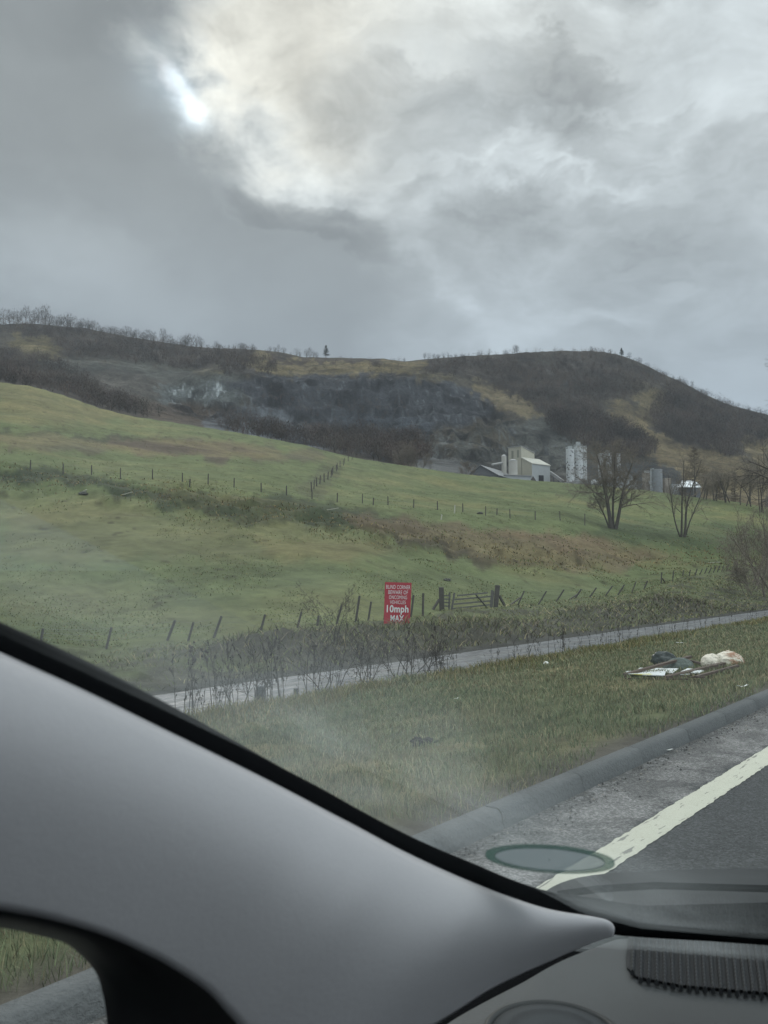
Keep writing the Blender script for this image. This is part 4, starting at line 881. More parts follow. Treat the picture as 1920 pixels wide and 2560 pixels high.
SKY_T = [(6,24),(20,20),(32,17),(42,30),(50,22),(63,32),(72,26),(84,22),(94,33),(103,30),(112,34),(121,24),(131,18),(140,16),(150,27),(158,22),(167,26),(176,22),(186,27),(196,18),(204,24),(213,27),(221,22),(231,23),(240,22),(249,17),(258,16),(266,14),(275,22),(284,18),(299,18),(308,15),(316,22),(325,23),(332,20),(341,22),(350,16),(358,17),(368,22),(377,26),(385,22),
         (407,28),(417,22),(427,20),(436,16),(455,24),(463,26),(470,24),(478,20),(491,26),(503,18),(520,8),(541,14),(550,12),(572,8),(601,16),(608,14),(632,12),(676,10),(688,10),(696,18),(709,16),(727,8),(742,15),(750,12),(766,20),(775,22),(784,18),(792,14),(986,6),(1011,10),(1062,12),(1072,14),(1084,12),(1096,10),(1108,10),(1120,9),(1157,9),(1172,6),(1192,6),(1262,14),(1268,12),(1287,20),(1292,18),(1477,14),(1573,14),(1580,12),(1591,20),(1599,16),(1612,12),(1620,11),(1642,14),(1652,12),(1664,12),(1682,12),(1695,12),(1712,12),(1728,12),(1751,12),(1764,10),(1792,10)]
protos = [far_tree_proto(200+k, 10, 'x', n=170+50*(k % 3), w=.15, spread=.26+.05*(k % 4), low=.12+.06*(k % 3)) for k in range(6)]
used = set(); KB = KN[7]
def ordinal(n):
    o_ = 'first second third fourth fifth sixth seventh eighth ninth tenth eleventh twelfth thirteenth fourteenth fifteenth sixteenth seventeenth eighteenth nineteenth'.split(); t_ = 'twenty thirty forty fifty sixty seventy eighty ninety'.split()
    if n == 100: return 'hundredth'
    if n > 100: return 'hundred-and-'+ordinal(n-100)
    if n < 20: return o_[n-1]
    return t_[n//10-2]+'-'+o_[n % 10-1] if n % 10 else t_[n//10-2][:-1]+'ieth'
SKY_T.sort()
for i, (u, hp) in enumerate(SKY_T):
    k = i % 6; src = protos[k]; o = src if k not in used else dup(src); used.add(k)
    a = AE(u, 860)[0]; y0 = float(np.interp(a, KB[0], KB[2]))-random.uniform(0, 22); z0 = zat(a*y0, y0); H = hp/FPX*y0*1.12+1
    sq = random.uniform(.85, 1.5); o.location = (a*y0, y0, z0-.6-.12*H); o.scale = (H/10*sq, H/10*sq, H/10*1.15*random.uniform(.85, 1.15)); o.rotation_euler[2] = random.uniform(0, 6.28)
    zone = ('standing close together on the wooded left end of the skyline' if u < 290 else 'in the thinning row along the left skyline' if u < 400 else 'in the loose clump where the left skyline levels out' if u < 560 else 'small and isolated near the ridge knoll in the middle of the skyline' if u < 800 else 'tiny on the bare ridge above the quarry' if u < 1200 else 'on the rounded hilltop right of the quarry' if u < 1500 else 'on the right shoulder where the skyline drops away')
    o['label'] = ('tall' if hp > 25 else 'small' if hp < 15 else 'mid-sized')+' bare birch on the skyline, the '+ordinal(i+1)+' from the left edge'
for (u, v, hp, lb) in ((815, 897, 33, 'lone narrow dark conifer standing up from the ridge above the quarry'), (1554, 888, 22, 'lone dark conifer on the right shoulder of the hilltop')):
    a = AE(u, v)[0]; y0 = float(np.interp(a, KB[0], KB[2]))-4; b = Vector((a*y0, y0, zat(a*y0, y0)-.5)); conifer('conifer', lb, b, hp/FPX*y0+1, int(u), .3, .36, 26, SPRUCE, 3.2)
def woods():
    var = [birch_mesh(300+k, 7.5, n=44, w=.30, spread=.40, low=.02) for k in range(8)]
    arr = []
    for tr, cr in var:
        v = np.array(tr.v+cr.v); f = []
        for q in tr.f:
            for i in range(1, len(q)-1): f.append((q[0], q[i], q[i+1]))
        f += [tuple(i+len(tr.v) for i in q) for q in cr.f]; c = np.ones((len(v), 3)); c[:len(tr.v)] = lin(78, 73, 70); c[len(tr.v):] = lin(72, 62, 54); arr.append((v, np.array(f), c))
    VV, FF, CC = [], [], []; off = 0; n = 0
    for poly, cnt, H in WOODS:
        xs = [p[0] for p in poly]; ys = [p[1] for p in poly]; k = 0; cnt = int(cnt*2.6); U = RNG.uniform(min(xs), max(xs), cnt*8); Vv = RNG.uniform(min(ys), max(ys), cnt*8)
        ins = poly_dist(U+RNG.normal(0, 8, U.size), Vv+RNG.normal(0, 5, U.size), poly) > 0; U, Vv = U[ins][:cnt], Vv[ins][:cnt]
        A = np.array([AE(a_, b_) for a_, b_ in zip(U, Vv)]); ysamp = np.linspace(385, 985, 260)
        XX = A[:, :1]*ysamp[None]; YY = np.repeat(ysamp[None], len(A), 0); ZZ = zf(XX.ravel(), YY.ravel(), True).reshape(XX.shape); hitm = A[:, 1:2]*ysamp[None] <= ZZ
        for i in range(len(A)):
            ks = np.nonzero(hitm[i])[0]
            if not len(ks): continue
            j = ks[0]; x, y, z = XX[i, j], YY[i, j], ZZ[i, j]; v, f, c = arr[RNG.integers(8)]; h = H/10*RNG.uniform(.55, 1.15); th = RNG.uniform(0, 6.28); ct, st = math.cos(th), math.sin(th)
            w = np.stack([(v[:, 0]*ct-v[:, 1]*st)*h*1.15+x, (v[:, 0]*st+v[:, 1]*ct)*h*1.15+y, v[:, 2]*h+z], 1); g = RNG.uniform(.75, 1.25)*(1+1.0*float(fbm(np.array([x/28]), np.array([y/28]), 400, 3)[0]))*np.array([1+RNG.normal(0, .06), 1, 1+RNG.normal(0, .05)])
            VV.append(w); FF.append(f+off); CC.append(c*g); off += len(v); n += 1
    ob = npmesh('woodland', np.concatenate(VV), np.concatenate(FF), mat('woodland_twigs', (.1,.1,.1), .95, .2, .2, attr='Col'), np.concatenate(CC))
    tag(ob, 'dark leafless birch woodland covering the hillside round the quarry', 'woodland', kind='stuff')
woods()

# ------------------------------------------------------------------ grass, scrub, stalks
def blades(name, label, cat, X, Y, h, w, lean, cols, rough=.9, zoff=0.0):
    n = len(X); Z_ = zf(X, Y)+zoff; th = RNG.uniform(0, 2*np.pi, n); ln = RNG.normal(0, 1, (n, 2))*lean[:, None]*h[:, None]
    dx, dy = np.cos(th)*w/2, np.sin(th)*w/2
    V = np.empty((n, 5, 3)); V[:, 0] = np.stack([X-dx, Y-dy, Z_-.01], 1); V[:, 1] = np.stack([X+dx, Y+dy, Z_-.01], 1)
    V[:, 2] = np.stack([X-dx*.7+ln[:, 0]*.4, Y-dy*.7+ln[:, 1]*.4, Z_+h*.6], 1); V[:, 3] = np.stack([X+dx*.7+ln[:, 0]*.4, Y+dy*.7+ln[:, 1]*.4, Z_+h*.6], 1); V[:, 4] = np.stack([X+ln[:, 0], Y+ln[:, 1], Z_+h*.95], 1)
    b = np.arange(n)[:, None]*5; F = np.concatenate([b+np.array([[0, 1, 3]]), b+np.array([[0, 3, 2]]), b+np.array([[2, 3, 4]])]); C = np.repeat(cols, 5, 0)
    ob = npmesh(name, V.reshape(-1, 3), F, mat(name+'_blades', (.1,.1,.1), rough, .15, 3, attr='Col', spec=.15), C); return tag(ob, label, cat, kind='stuff')
def pal(n, cs, ps, jit=.18):
    k = RNG.choice(len(cs), n, p=ps); c = np.array([lin(*q) for q in cs])[k]; return c*RNG.uniform(1-jit, 1+jit, (n, 1))*GAIN
n = 330000; t = RNG.uniform(2.37, 11.7, n); y = np.exp(RNG.uniform(math.log(1.9), math.log(95), n)); s_ = (y-.625*t)/.7806; X, Y = XY(s_, t); ok = (np.abs(X/Y) < .62) & (fbm(X*2.2, Y*2.2, 210, 3) > -.55+.5*(1-sms(t, 2.3, 2.9))); X, Y, t = X[ok], Y[ok], t[ok]; n = len(X)
h = RNG.uniform(.022, .075, n)*(1+.8*np.clip(fbm(X*.8, Y*.8, 211, 3), 0, 1)*2)*(1+.9*sms(t, 8.5, 11)); pf = sms(fbm(X*.7, Y*.7, 214, 4), -.25, .3)[:, None]
c = pal(n, [(112,114,84), (98,104,78), (148,136,106), (120,106,84)], [.38, .28, .18, .16])*(1-pf)+pal(n, [(104,110,80), (92,100,74), (138,128,98), (112,102,80)], [.4, .36, .12, .12])*pf
c = c*1.15*np.array([.97, 1.03, 1.05])
blades('verge_grass', 'rough short grass on the verge between kerb and farm track', 'grass', X, Y, h, np.maximum(.0035, .0009*Y)*RNG.uniform(.7, 1.3, n), np.full(n, .55), c)
n = 26000; t = 11.2-np.abs(RNG.normal(0, 1.0, n)); y = np.exp(RNG.uniform(math.log(9), math.log(110), n)); s_ = (y-.625*t)/.7806; cx = fbm(s_*1.3, t*1.3, 220, 3); ok = cx > .02; X, Y = XY(s_[ok], t[ok]); n = len(X)
blades('tall_grass', 'taller straw tinted grass along the edge of the farm track', 'grass', X, Y, RNG.uniform(.10, .30, n), np.maximum(.005, .0010*Y), np.full(n, .5), pal(n, [(104,106,66), (140,128,90), (110,100,72)], [.5, .25, .25]))
n = 70000; a = RNG.uniform(-.56, .56, n); yf = np.interp(a, KN[0][0], KN[0][2]); y5 = np.interp(a, KN[3][0], KN[3][2]); f = RNG.uniform(0, 1, n)**1.3; Y = np.exp(np.log(yf+.3)+(np.log(y5-3)-np.log(yf+.3))*f); X = a*Y
y3 = np.interp(a, KN[1][0], KN[1][2]); gul = np.exp(-((np.log(Y)-np.log(y3+4))/.15)**2); ok = fbm(X*.25, Y*.25, 230, 4)+.5*gul > .13+.12*RNG.uniform(-1, 1, n); X, Y, gul = X[ok], Y[ok], gul[ok]; n = len(X)
c = pal(n, [(96,106,62), (84,92,58), (126,114,76), (78,72,50)], [.42, .32, .16, .10]); c2 = pal(n, [(112,98,66), (90,82,60), (132,118,84)], [.4, .35, .25]); k = (RNG.uniform(0, 1, n) < gul*.8)[:, None]; c = np.where(k, c2, c)
blades('pasture_tufts', 'uneven tufts of grass and dead rushes scattered over the pasture', 'grass', X, Y, RNG.uniform(.03, .08, n)*(1+2.6*gul), np.maximum(.02, .0011*Y), np.full(n, .8), c)
# scrub on the bank beyond the track
n = 60000; s_ = RNG.uniform(-8, 95, n)**1.0; t = RNG.uniform(14.7, 27, n); X, Y = XY(s_, t); a = X/np.maximum(Y, 1); ok = (Y > 9) & (np.abs(a) < .6) & (Y < fence_y(a)); X, Y, t, s_ = X[ok], Y[ok], t[ok], s_[ok]
md = sum(np.exp(-((s_-m[0])/(m[2]*1.1))**2-((t-m[1])/(m[3]*1.5))**2) for m in MOUNDS); q = (t-14.5)/8.5; ok = RNG.uniform(0, 1, len(X)) < .28+md*.8; X, Y, md, q = X[ok], Y[ok], md[ok], q[ok]; n = len(X)
dk = (RNG.uniform(0, 1, n) < np.clip(.2+.5*md-.3*q, 0, .6))[:, None]; c = np.where(dk, pal(n, [(96,90,80), (112,104,92), (88,92,74)], [.4, .3, .3]), pal(n, [(112,118,80), (146,136,104), (104,104,78)], [.5, .2, .3]))
blades('bank_scrub', 'dark brambles, dead stems and rank grass on the bank beyond the farm track', 'scrub', X, Y, RNG.uniform(.05, .17, n)*(1+.8*md), np.maximum(.008, .0010*Y)*RNG.uniform(.6, 1.4, n), np.full(n, 1.1), c)
# gravel along the kerb
n = 2600; s_ = RNG.uniform(-3, 45, n); t = 2.22-np.abs(RNG.normal(0, .10, n)); X, Y = XY(s_, t); r = RNG.uniform(.003, .012, n); T4 = np.array([(1,0,-.3),(-.5,.87,-.3),(-.5,-.87,-.3),(0,0,.8)])
V = (np.stack([X, Y, np.full(n, ROAD_Z+.006)], 1)[:, None]+T4[None]*r[:, None, None]*RNG.uniform(.7, 1.3, (n, 4, 1))).reshape(-1, 3); b_ = np.arange(n)[:, None]*4; F = np.concatenate([b_+np.array([[0, 1, 3]]), b_+np.array([[1, 2, 3]]), b_+np.array([[2, 0, 3]])])
tag(npmesh('gravel', V, F, mat('gravel', (.1,.1,.1), .9, .2, 30, attr='Col'), np.repeat(pal(n, [(70,70,68), (110,106,100), (52,50,48)], [.4, .2, .4], .3), 4, 0)), 'loose grit and gravel lying along the foot of the kerb', 'gravel', kind='stuff')
def stalk_mesh(seed, H):
    rnd = random.Random(seed); mb = MB(); top = Vector((rnd.uniform(-.12, .12), rnd.uniform(-.12, .12), H)); mid = top*.5+Vector((rnd.uniform(-.05, .05), 0, 0)); mb.tube([(0, 0, -.1), mid, top], [.008, .006, .003], 4)
    for k in range(rnd.randint(4, 9)):
        f = rnd.uniform(.3, 1); p = mid.lerp(top, f) if f > .5 else mid*2*f; a = rnd.uniform(0, 6.28); L = rnd.uniform(.06, .22)*H; q = p+Vector((math.cos(a)*L*.45, math.sin(a)*L*.45, L)); mb.tube([p, q], [.004, .002], 3, False)
        for j in range(3): c = p.lerp(q, rnd.uniform(.5, 1)); e = rnd.uniform(.008, .02); mb.add([c+Vector((e, 0, -e)), c+Vector((-e, e, 0)), c+Vector((0, -e, e)), c+Vector((0, 0, e*1.8))], [(0,1,3),(1,2,3),(2,0,3),(0,2,1)])
    return mb
ST_P = [stalk_mesh(500+k, 1.0).build('dead_stalk', TWIGD, origin=(0, 0, 0)) for k in range(7)]; first = set()
def stalk(u, t_, H):
    a = AE(u, 1650)[0]; y0 = t_/(NV[0]*a+NV[1]); x = a*y0; k = random.randrange(7); o = ST_P[k]
    if k in first: o = o.copy(); COL.objects.link(o)
    first.add(k); o.location = (x, y0, zat(x, y0)); o.scale = (H*1.1, H*1.1, H); o.rotation_euler = (random.gauss(0, .12), random.gauss(0, .12), random.uniform(0, 6.28))
    lean = 'upright' if abs(o.rotation_euler[1]) < .05 else 'left-leaning' if o.rotation_euler[1] < 0 else 'right-leaning'
    zone = 'by the farm track near the windscreen pillar' if u < 560 else 'by the farm track around the dark marker post' if u < 700 else 'in front of the farm track left of the red sign' if u < 900 else 'in front of the farm track below the red sign' if u < 1060 else 'in front of the farm track below the gate' if u < 1260 else 'in front of the farm track right of the gate' if u < 1450 else 'along the farm track behind the fly-tipped rubbish' if u < 1760 else 'along the farm track near the right edge'
    tag(o, lean+(' tall' if H > .8 else ' short' if H < .5 else ' mid-height')+' dead weed stalk '+zone, 'weed stalk', 'dead weed stalks along the farm track')
for u0, u1, n_, h0, h1 in ((440,700,30,.5,1.15), (640,1100,38,.45,1.1), (1080,1420,38,.3,.8), (1400,1560,20,.3,.65), (1540,1920,40,.3,.75)):
    for k in range(n_): stalk(random.uniform(u0, u1), random.gauss(11.35, .22), random.uniform(h0, h1))
for k, (u, t_, H, lb) in enumerate(((1006, 12.0, 1.45, 'tangled dark thorn bush in front of the red sign'), (930, 11.8, 1.4, 'spindly dark thorn bush left of the red sign foot'), (830, 11.6, 1.5, 'leaning thorn bush with forked twigs midway to the pillar'), (600, 11.6, 1.4, 'thin thorn bush on the farm track edge near the pillar'), (862, 16.5, 2.0, 'bare sapling with spreading twigs beside the fence left of the sign'), (1070, 12.0, 1.0, 'small thorn bush right of the red sign'))):
    a = AE(u, 1650)[0]; y0 = t_/(NV[0]*a+NV[1]); b = Vector((a*y0, y0, zat(a*y0, y0)))
    tree('thorn_bush', lb, b, [(random.uniform(-.3, .3), random.uniform(-.2, .2), (random.uniform(-.6, .6), random.uniform(-.3, .3)), H*random.uniform(.6, .9), .013) for _ in range(5)], [(5, 50, .5, .13, 6), (4, 50, .5, .17, 4), (3, 45, .5, .2, 3), (0, 0, 0, .2, 2)], 120+k, tm=TWIGD, cm=TWIGD, cat='bush')

# ------------------------------------------------------------------ things lying about
BIN = mat('sack_plastic', (.035, .045, .042), .35, .25, 6, .5); WHITE = mat('white_plastic', (.70, .71, .66), .5, .1, 4)
def vpt(u, v): x, y = px_near(u, v); return Vector((x, y, zat(x, y)))
def blob_mesh(name, m, base, size, seed, flat=.55, n=28, amp=.22, parent=None, rz=0, fr=1.6):
    vs = []; R = Matrix.Rotation(rz, 3, 'Z')
    for i in range(n+1):
        ph = math.pi*i/n
        for j in range(2*n): th = math.pi*j/n; vs.append((math.sin(ph)*math.cos(th), math.sin(ph)*math.sin(th), math.cos(ph)))
    v = np.array(vs); d = 1+amp*fbm(v[:, 0]*fr+seed, v[:, 1]*fr+v[:, 2]*fr*.8, seed, 4)+amp*.8*np.abs(fbm(v[:, 0]*fr*1.4+v[:, 2]*2, v[:, 1]*fr*1.3, seed+5, 3)); v = v*d[:, None]; v[:, 2] = np.where(v[:, 2] < -flat, -flat+(v[:, 2]+flat)*.1, v[:, 2])
    mb = MB(); N = 2*n; fs = [(i*N+j, i*N+(j+1) % N, (i+1)*N+(j+1) % N, (i+1)*N+j)[::-1] for i in range(n) for j in range(N)]
    mb.add([Vector(base)+R@Vector((p[0]*size[0]/2, p[1]*size[1]/2, (p[2]+flat)*size[2]/(1+flat))) for p in v], fs); return mb.build(name, m, parent, smooth=True, origin=None if parent is not None else base)
def bag_mat():
    m = bpy.data.materials.new('bag'); m.use_nodes = True; T = NT(m.node_tree); out = T.n('ShaderNodeOutputMaterial'); co = T.n('ShaderNodeTexCoord').outputs['Object']
    n = T.noise(T.n('ShaderNodeMapping', i={0: co, 3: (1, 1, 3)}).outputs[0], 4, 5, .6, 1); x = T.n('ShaderNodeSeparateXYZ', i={0: co}).outputs
    f = T.m('MULTIPLY', T.ss(n.outputs[0], .44, .56), T.ss(x[0], -.06, .06)); c = T.mix(f, (.66, .61, .50), (.30, .15, .075))
    w = T.noise(co, 11, 3, .5, 1.5)
    b = T.n('ShaderNodeBsdfPrincipled', i={'Base Color': c, 'Roughness': .45, 'Normal': T.n('ShaderNodeBump', i={'Strength': .8, 'Distance': .05, 'Height': w.outputs[0]}).outputs[0]}); T.link(b.outputs[0], out.inputs[0]); return m
def rubbish():
    BM = bag_mat()
    b = vpt(1810, 1668); y = b.y; k = y/FPX; o = thing('rubbish_bag', 'crumpled cream plastic bag stained rusty brown, lying on the verge', 'bag', b)
    blob_mesh('bag_body', BM, b+Vector((.07, 0, -.02)), (72*k*1.0, .42, 44*k*.9), 31, .45, amp=.14, parent=o, fr=2.2)
    blob_mesh('bag_neck', BM, b+Vector((-.17, .03, -.02)), (46*k, .30, 32*k), 37, .45, amp=.16, parent=o, fr=2.4)
    blob_mesh('bag_tail', BM, b+Vector((.27, -.05, -.03)), (26*k, .14, 20*k), 47, .4, amp=.4, parent=o)
    b = vpt(1662, 1664); k = b.y/FPX; tag(blob_mesh('rubbish_sack', BIN, b, (56*k, .3, 33*k), 5, .25, amp=.30), 'pointed black rubbish sack behind the broken board frame', 'sack')
    b = vpt(1698, 1674); k = b.y/FPX; tag(blob_mesh('boulder', mat('mossy_stone', (.105, .125, .11), .9, .45, 7, .8, scale2=26), b, (72*k, .34, 32*k), 8, .25, amp=.16), 'rounded grey green stone behind the broken board frame', 'stone')
    # fallen board with rusty legs
    RUST = mat('rusty_steel', (.085, .062, .048), .8, .4, 6, .5, scale2=40); BOARD = bpy.data.materials.new('board'); BOARD.use_nodes = True; T = NT(BOARD.node_tree); out = T.n('ShaderNodeOutputMaterial'); co = T.n('ShaderNodeTexCoord').outputs['Object']
    n = T.noise(co, 4.5, 4, .6); x = T.n('ShaderNodeSeparateXYZ', i={0: co}).outputs
    f = T.m('MULTIPLY', T.ss(n.outputs[0], .46, .54), T.m('MULTIPLY', T.ss(T.m('ABSOLUTE', T.m('ADD', x[0], .55)), .28, .10), T.ss(T.m('ABSOLUTE', T.m('ADD', x[1], .10)), .2, .06)))
    n2 = T.noise(co, 12, 4, .7); c = T.mix(f, (.62, .65, .64), (.62, .58, .16)); c = T.mix(T.ss(n2.outputs[0], .60, .72), c, (.25, .23, .18))
    T.link(T.n('ShaderNodeBsdfPrincipled', i={'Base Color': c, 'Roughness': .5}).outputs[0], out.inputs[0])
    def Q(u, v, h=0): p = vpt(u, v); p.z += h; return p
    o = thing('fallen_board', 'broken white roadwork board with yellow patch lying on its rusty folding frame', 'board', Q(1690, 1690)); lift = .05
    def slab(px, name, m, th=.012, h=.05):
        q = [Q(u, v, h) for u, v in px]; z = sum(p.z for p in q)/len(q); mb = MB(); n = len(q); mb.add([p for p in q]+[p-Vector((0, 0, th)) for p in q], [tuple(range(n-1, -1, -1)), tuple(range(n, 2*n))]+[(i, (i+1) % n, n+(i+1) % n, n+i) for i in range(n)]); mb.build(name, m, o)
    slab([(1564,1690),(1600,1687),(1664,1691),(1662,1698),(1610,1702),(1570,1702)], 'panel', BOARD)
    slab([(1587,1684),(1600,1677),(1696,1683),(1682,1692)], 'panel', BOARD)
    slab([(1670,1697),(1682,1694),(1725,1696),(1716,1697.5),(1672,1699)], 'panel', BOARD)
    slab([(1697,1691),(1720,1686),(1760,1688),(1748,1694)], 'panel', BOARD)
    for (a, b, w, ha, hb) in (((1562,1690),(1726,1648),.06,.13,.22), ((1664,1695),(1810,1664),.07,.08,.10), ((1740,1697),(1845,1672),.045,.05,.04), ((1700,1650),(1782,1666),.05,.16,.08), ((1565,1706),(1720,1702),.03,.02,.02), ((1562,1689),(1566,1700),.06,.06,.03), ((1588,1684),(1760,1697),.03,.07,.06), ((1725,1668),(1830,1674),.03,.05,.03)):
        pa, pb = Q(a[0], a[1]+ha/11*FPX*0, 0), Q(b[0], b[1], 0)
        # raise the bar while keeping its place on the line of sight
        def up_(p, h): d = p.normalized(); s = (p.z+h)/p.z if abs(p.z) > .1 else 1; return p*s
        mb = MB(); mb.bar(up_(pa, ha), up_(pb, hb), w, w*.6); mb.build('leg', RUST, o)
    b = vpt(1365, 1662); tag(blob_mesh('white_tub', WHITE, b, (.14, .12, .10), 3, .3, amp=.05), 'small round white tub on the verge by the farm track', 'tub')
    for (u, v, L, an, lb) in ((1142,1748,.08,.3,'scrap of pale litter in the verge grass near the kerb shadow'),(1858,1725,.14,.5,'thin pale stick lying near the kerb at the right'),(1452,1890,.10,.2,'crushed white scrap in the gutter grit'),(1660,1880,.12,.1,'small white wrapper lying on the gutter'),(1700,1612,.22,2.4,'torn pale packaging strip behind the rubbish')):
        if v > 1800: a, e = AE(u, v); y = ROAD_Z/e; b = Vector((a*y, y, ROAD_Z+.01))
        else: b = vpt(u, v)+Vector((0, 0, .03))
        mb = MB(); R = Matrix.Rotation(an, 3, 'Z'); pts = [R@Vector((L*(i/4-.5), random.uniform(-.01, .01), random.uniform(0, .02))) for i in range(5)]
        mb.add([b+p+R@Vector((0, .012, 0)) for p in pts]+[b+p-R@Vector((0, .014, -.004)) for p in pts], [(i, i+1, 6+i, 5+i) for i in range(4)]); ob = mb.build('litter', WHITE, origin=b); so_ = ob.modifiers.new('s', 'SOLIDIFY'); so_.thickness = .003; tag(ob, lb, 'litter', 'scraps of litter')
    for (u, v, L, dz, lb, dx) in ((313,1241,1.3,.35,'long pale plank lying in the pasture below the left fence',1),(1136,1284,.15,1.0,'pale upright stake leaning in the pasture gully',0),(1103,1300,.12,.6,'short pale stake in the pasture below the gully',0),(828,1277,1.6,.25,'pale stick lying by the dark gully tussocks',1),(780,1243,2.8,-.25,'long grey branch lying across the pasture near the hill fence',1),(210,1232,.5,.25,'white scrap in a dark tussock on the left of the pasture',1),(1785,1408,1.6,.1,'fallen pale branch by the dark thorn thicket',1)):
        b = hit(u, v, 40, 230); mb = MB(); mb.bar(b+Vector((-L/2*dx, 0, .03)), b+Vector((L/2*dx+.08*(1-dx), 0, .05+dz)), .13, .06); tag(mb.build('pale_stick', mat('pale_wood', (.45, .44, .36), .8, .1, 3), origin=b), lb, 'stick', 'pale sticks in the pasture')
    for (u, v, s_, lb) in ((208,1236,.9,'small dark stone heap on the left of the pasture'),(1118,1452,.55,'dark molehill beyond the gate'),(1200,1285,.9,'grey stone pile below the pasture fence')):
        b = hit(u, v, 35, 230); tag(blob_mesh('stone_heap', mat('heap_stone', (.13, .13, .115), .95, .6, 3, 1, scale2=14), b, (s_*.6, s_*.5, s_*.22), int(u), .2, amp=1.1, fr=5), lb, 'heap')
    for (u, v, lb) in ((652, 1756, 'squat dark concrete marker post at the farm track edge'), (740, 1742, 'second, smaller dark marker post stub at the farm track edge')):
        b = vpt(u, v); h = .26 if u < 700 else .12; mb = MB(); mb.box(b+Vector((0, 0, h/2)), (.16 if u < 700 else .08, .14, h+.1), .3); tag(mb.build('marker_post', SLATE, origin=b, bevel=.015), lb, 'post')
    b = vpt(1060, 1855); tag(blob_mesh('soil_clod', mat('soil', (.05, .045, .04), .95, .4, 12, .8), b, (.17, .12, .05), 77, .2, amp=.9, fr=4), 'dark clod of turned soil in the verge grass', 'clod')
rubbish()

# ------------------------------------------------------------------ the car the picture is taken from
FWD = Vector((.625, .7806, 0)); LFT = Vector((-.7806, .625, 0))
def CF(f, l, z): return FWD*f+LFT*l+Vector((0, 0, z))
WN = (FWD*math.sin(math.radians(26.5))+Vector((0, 0, math.cos(math.radians(26.5))))+LFT*math.tan(math.radians(13))).normalized(); WD = WN.dot(CF(1.18, .30, -.50))   # windscreen plane
def onplane(u, v, n, d): r = Vector(ray(u, v)).normalized(); return r*(d/r.dot(n))
TRIM = mat('pillar_fabric', (.325, .322, .33), .92, .035, 260, .12, scale2=900, spec=.15); BLACKP = mat('black_plastic', (.012, .013, .014), .55, .1, 60); RUB = mat('rubber_seal', (.004, .0045, .005), 1.0, .1, 60, spec=.02)
DASH = mat('dash_plastic', (.06, .064, .065), .6, .06, 320, .25, scale2=800, spec=.3); DARKI = mat('dark_interior', (.03, .03, .032), .85, .1, 8); HEAD = mat('headliner', (.32, .32, .31), .95, .05, 50); GRIL = mat('vent_plastic', (.026, .028, .03), .45, .1, 60, spec=.4)
def glass_mat(name, veil):
    m = bpy.data.materials.new(name); m.use_nodes = True; T = NT(m.node_tree); out = T.n('ShaderNodeOutputMaterial'); co = T.n('ShaderNodeTexCoord').outputs['Object']
    ge = T.n('ShaderNodeNewGeometry'); dt = T.n('ShaderNodeVectorMath', operation='DOT_PRODUCT', i={0: ge.outputs['Normal'], 1: ge.outputs['Incoming']})
    fr = T.m('MULTIPLY_ADD', T.m('POWER', T.m('SUBTRACT', 1.0, T.m('ABSOLUTE', dt.outputs['Value'])), 5.0), .96, .04); tr = T.n('ShaderNodeBsdfTransparent', i={0: (.965, .97, .98, 1)}); gl = T.n('ShaderNodeBsdfGlossy', i={'Color': (.92, 1, .97, 1), 'Roughness': .0})
    a = T.n('ShaderNodeMixShader', i={0: T.m('MULTIPLY', fr, REFL), 1: tr.outputs[0], 2: gl.outputs[0]})
    n = T.noise(co, 9, 5, .6, .6); n2 = T.noise(co, 40, 4, .7); x = T.n('ShaderNodeSeparateXYZ', i={0: co}).outputs   # object X forward, Y left
    if veil:   # breath and dust film, heaviest in the corner next to the pillar
        k = T.m('MULTIPLY', T.ss(x[1], .17, .37), T.ss(x[0], .12, .40)); k = T.m('MULTIPLY_ADD', k, VEIL[1], VEIL[0])
        k = T.m('MULTIPLY', k, T.m('MULTIPLY_ADD', T.ss(n.outputs[0], .3, .7), .9, .55)); k = T.m('ADD', k, T.m('MULTIPLY', T.ss(n2.outputs[0], .72, .8), .01))
    else: k = .012
    df = T.n('ShaderNodeBsdfTranslucent', i={0: (.84, .90, .92, 1)})
    b = T.n('ShaderNodeMixShader', i={0: k, 1: a.outputs[0], 2: df.outputs[0]}); T.link(b.outputs[0], out.inputs[0]); return m
VEIL = (.006, .042); REFL = .32
def loft(mb, rows, close=False, thick=None):
    """rows: list of equal length point lists -> quad sheet, thickened away from the camera"""
    n = len(rows[0]); vs = [p for r in rows for p in r]; fs = [(i*n+j, (i+1)*n+j, (i+1)*n+j+1, i*n+j+1) for i in range(len(rows)-1) for j in range(n-1)]
    mb.add(vs, fs)
def interp_px(P_, k):
    """Catmull-Rom subdivision of a pixel polyline, k points per span"""
    o = []; n = len(P_)
    for i in range(n-1):
        a, b, c, d = P_[max(i-1, 0)], P_[i], P_[i+1], P_[min(i+2, n-1)]
        for j in range(k):
            t = j/k; o.append(tuple(.5*((2*b[q])+(c[q]-a[q])*t+(2*a[q]-5*b[q]+4*c[q]-d[q])*t*t+(3*b[q]-a[q]-3*c[q]+d[q])*t**3) for q in range(len(b))))
    o.append(P_[-1]); return o
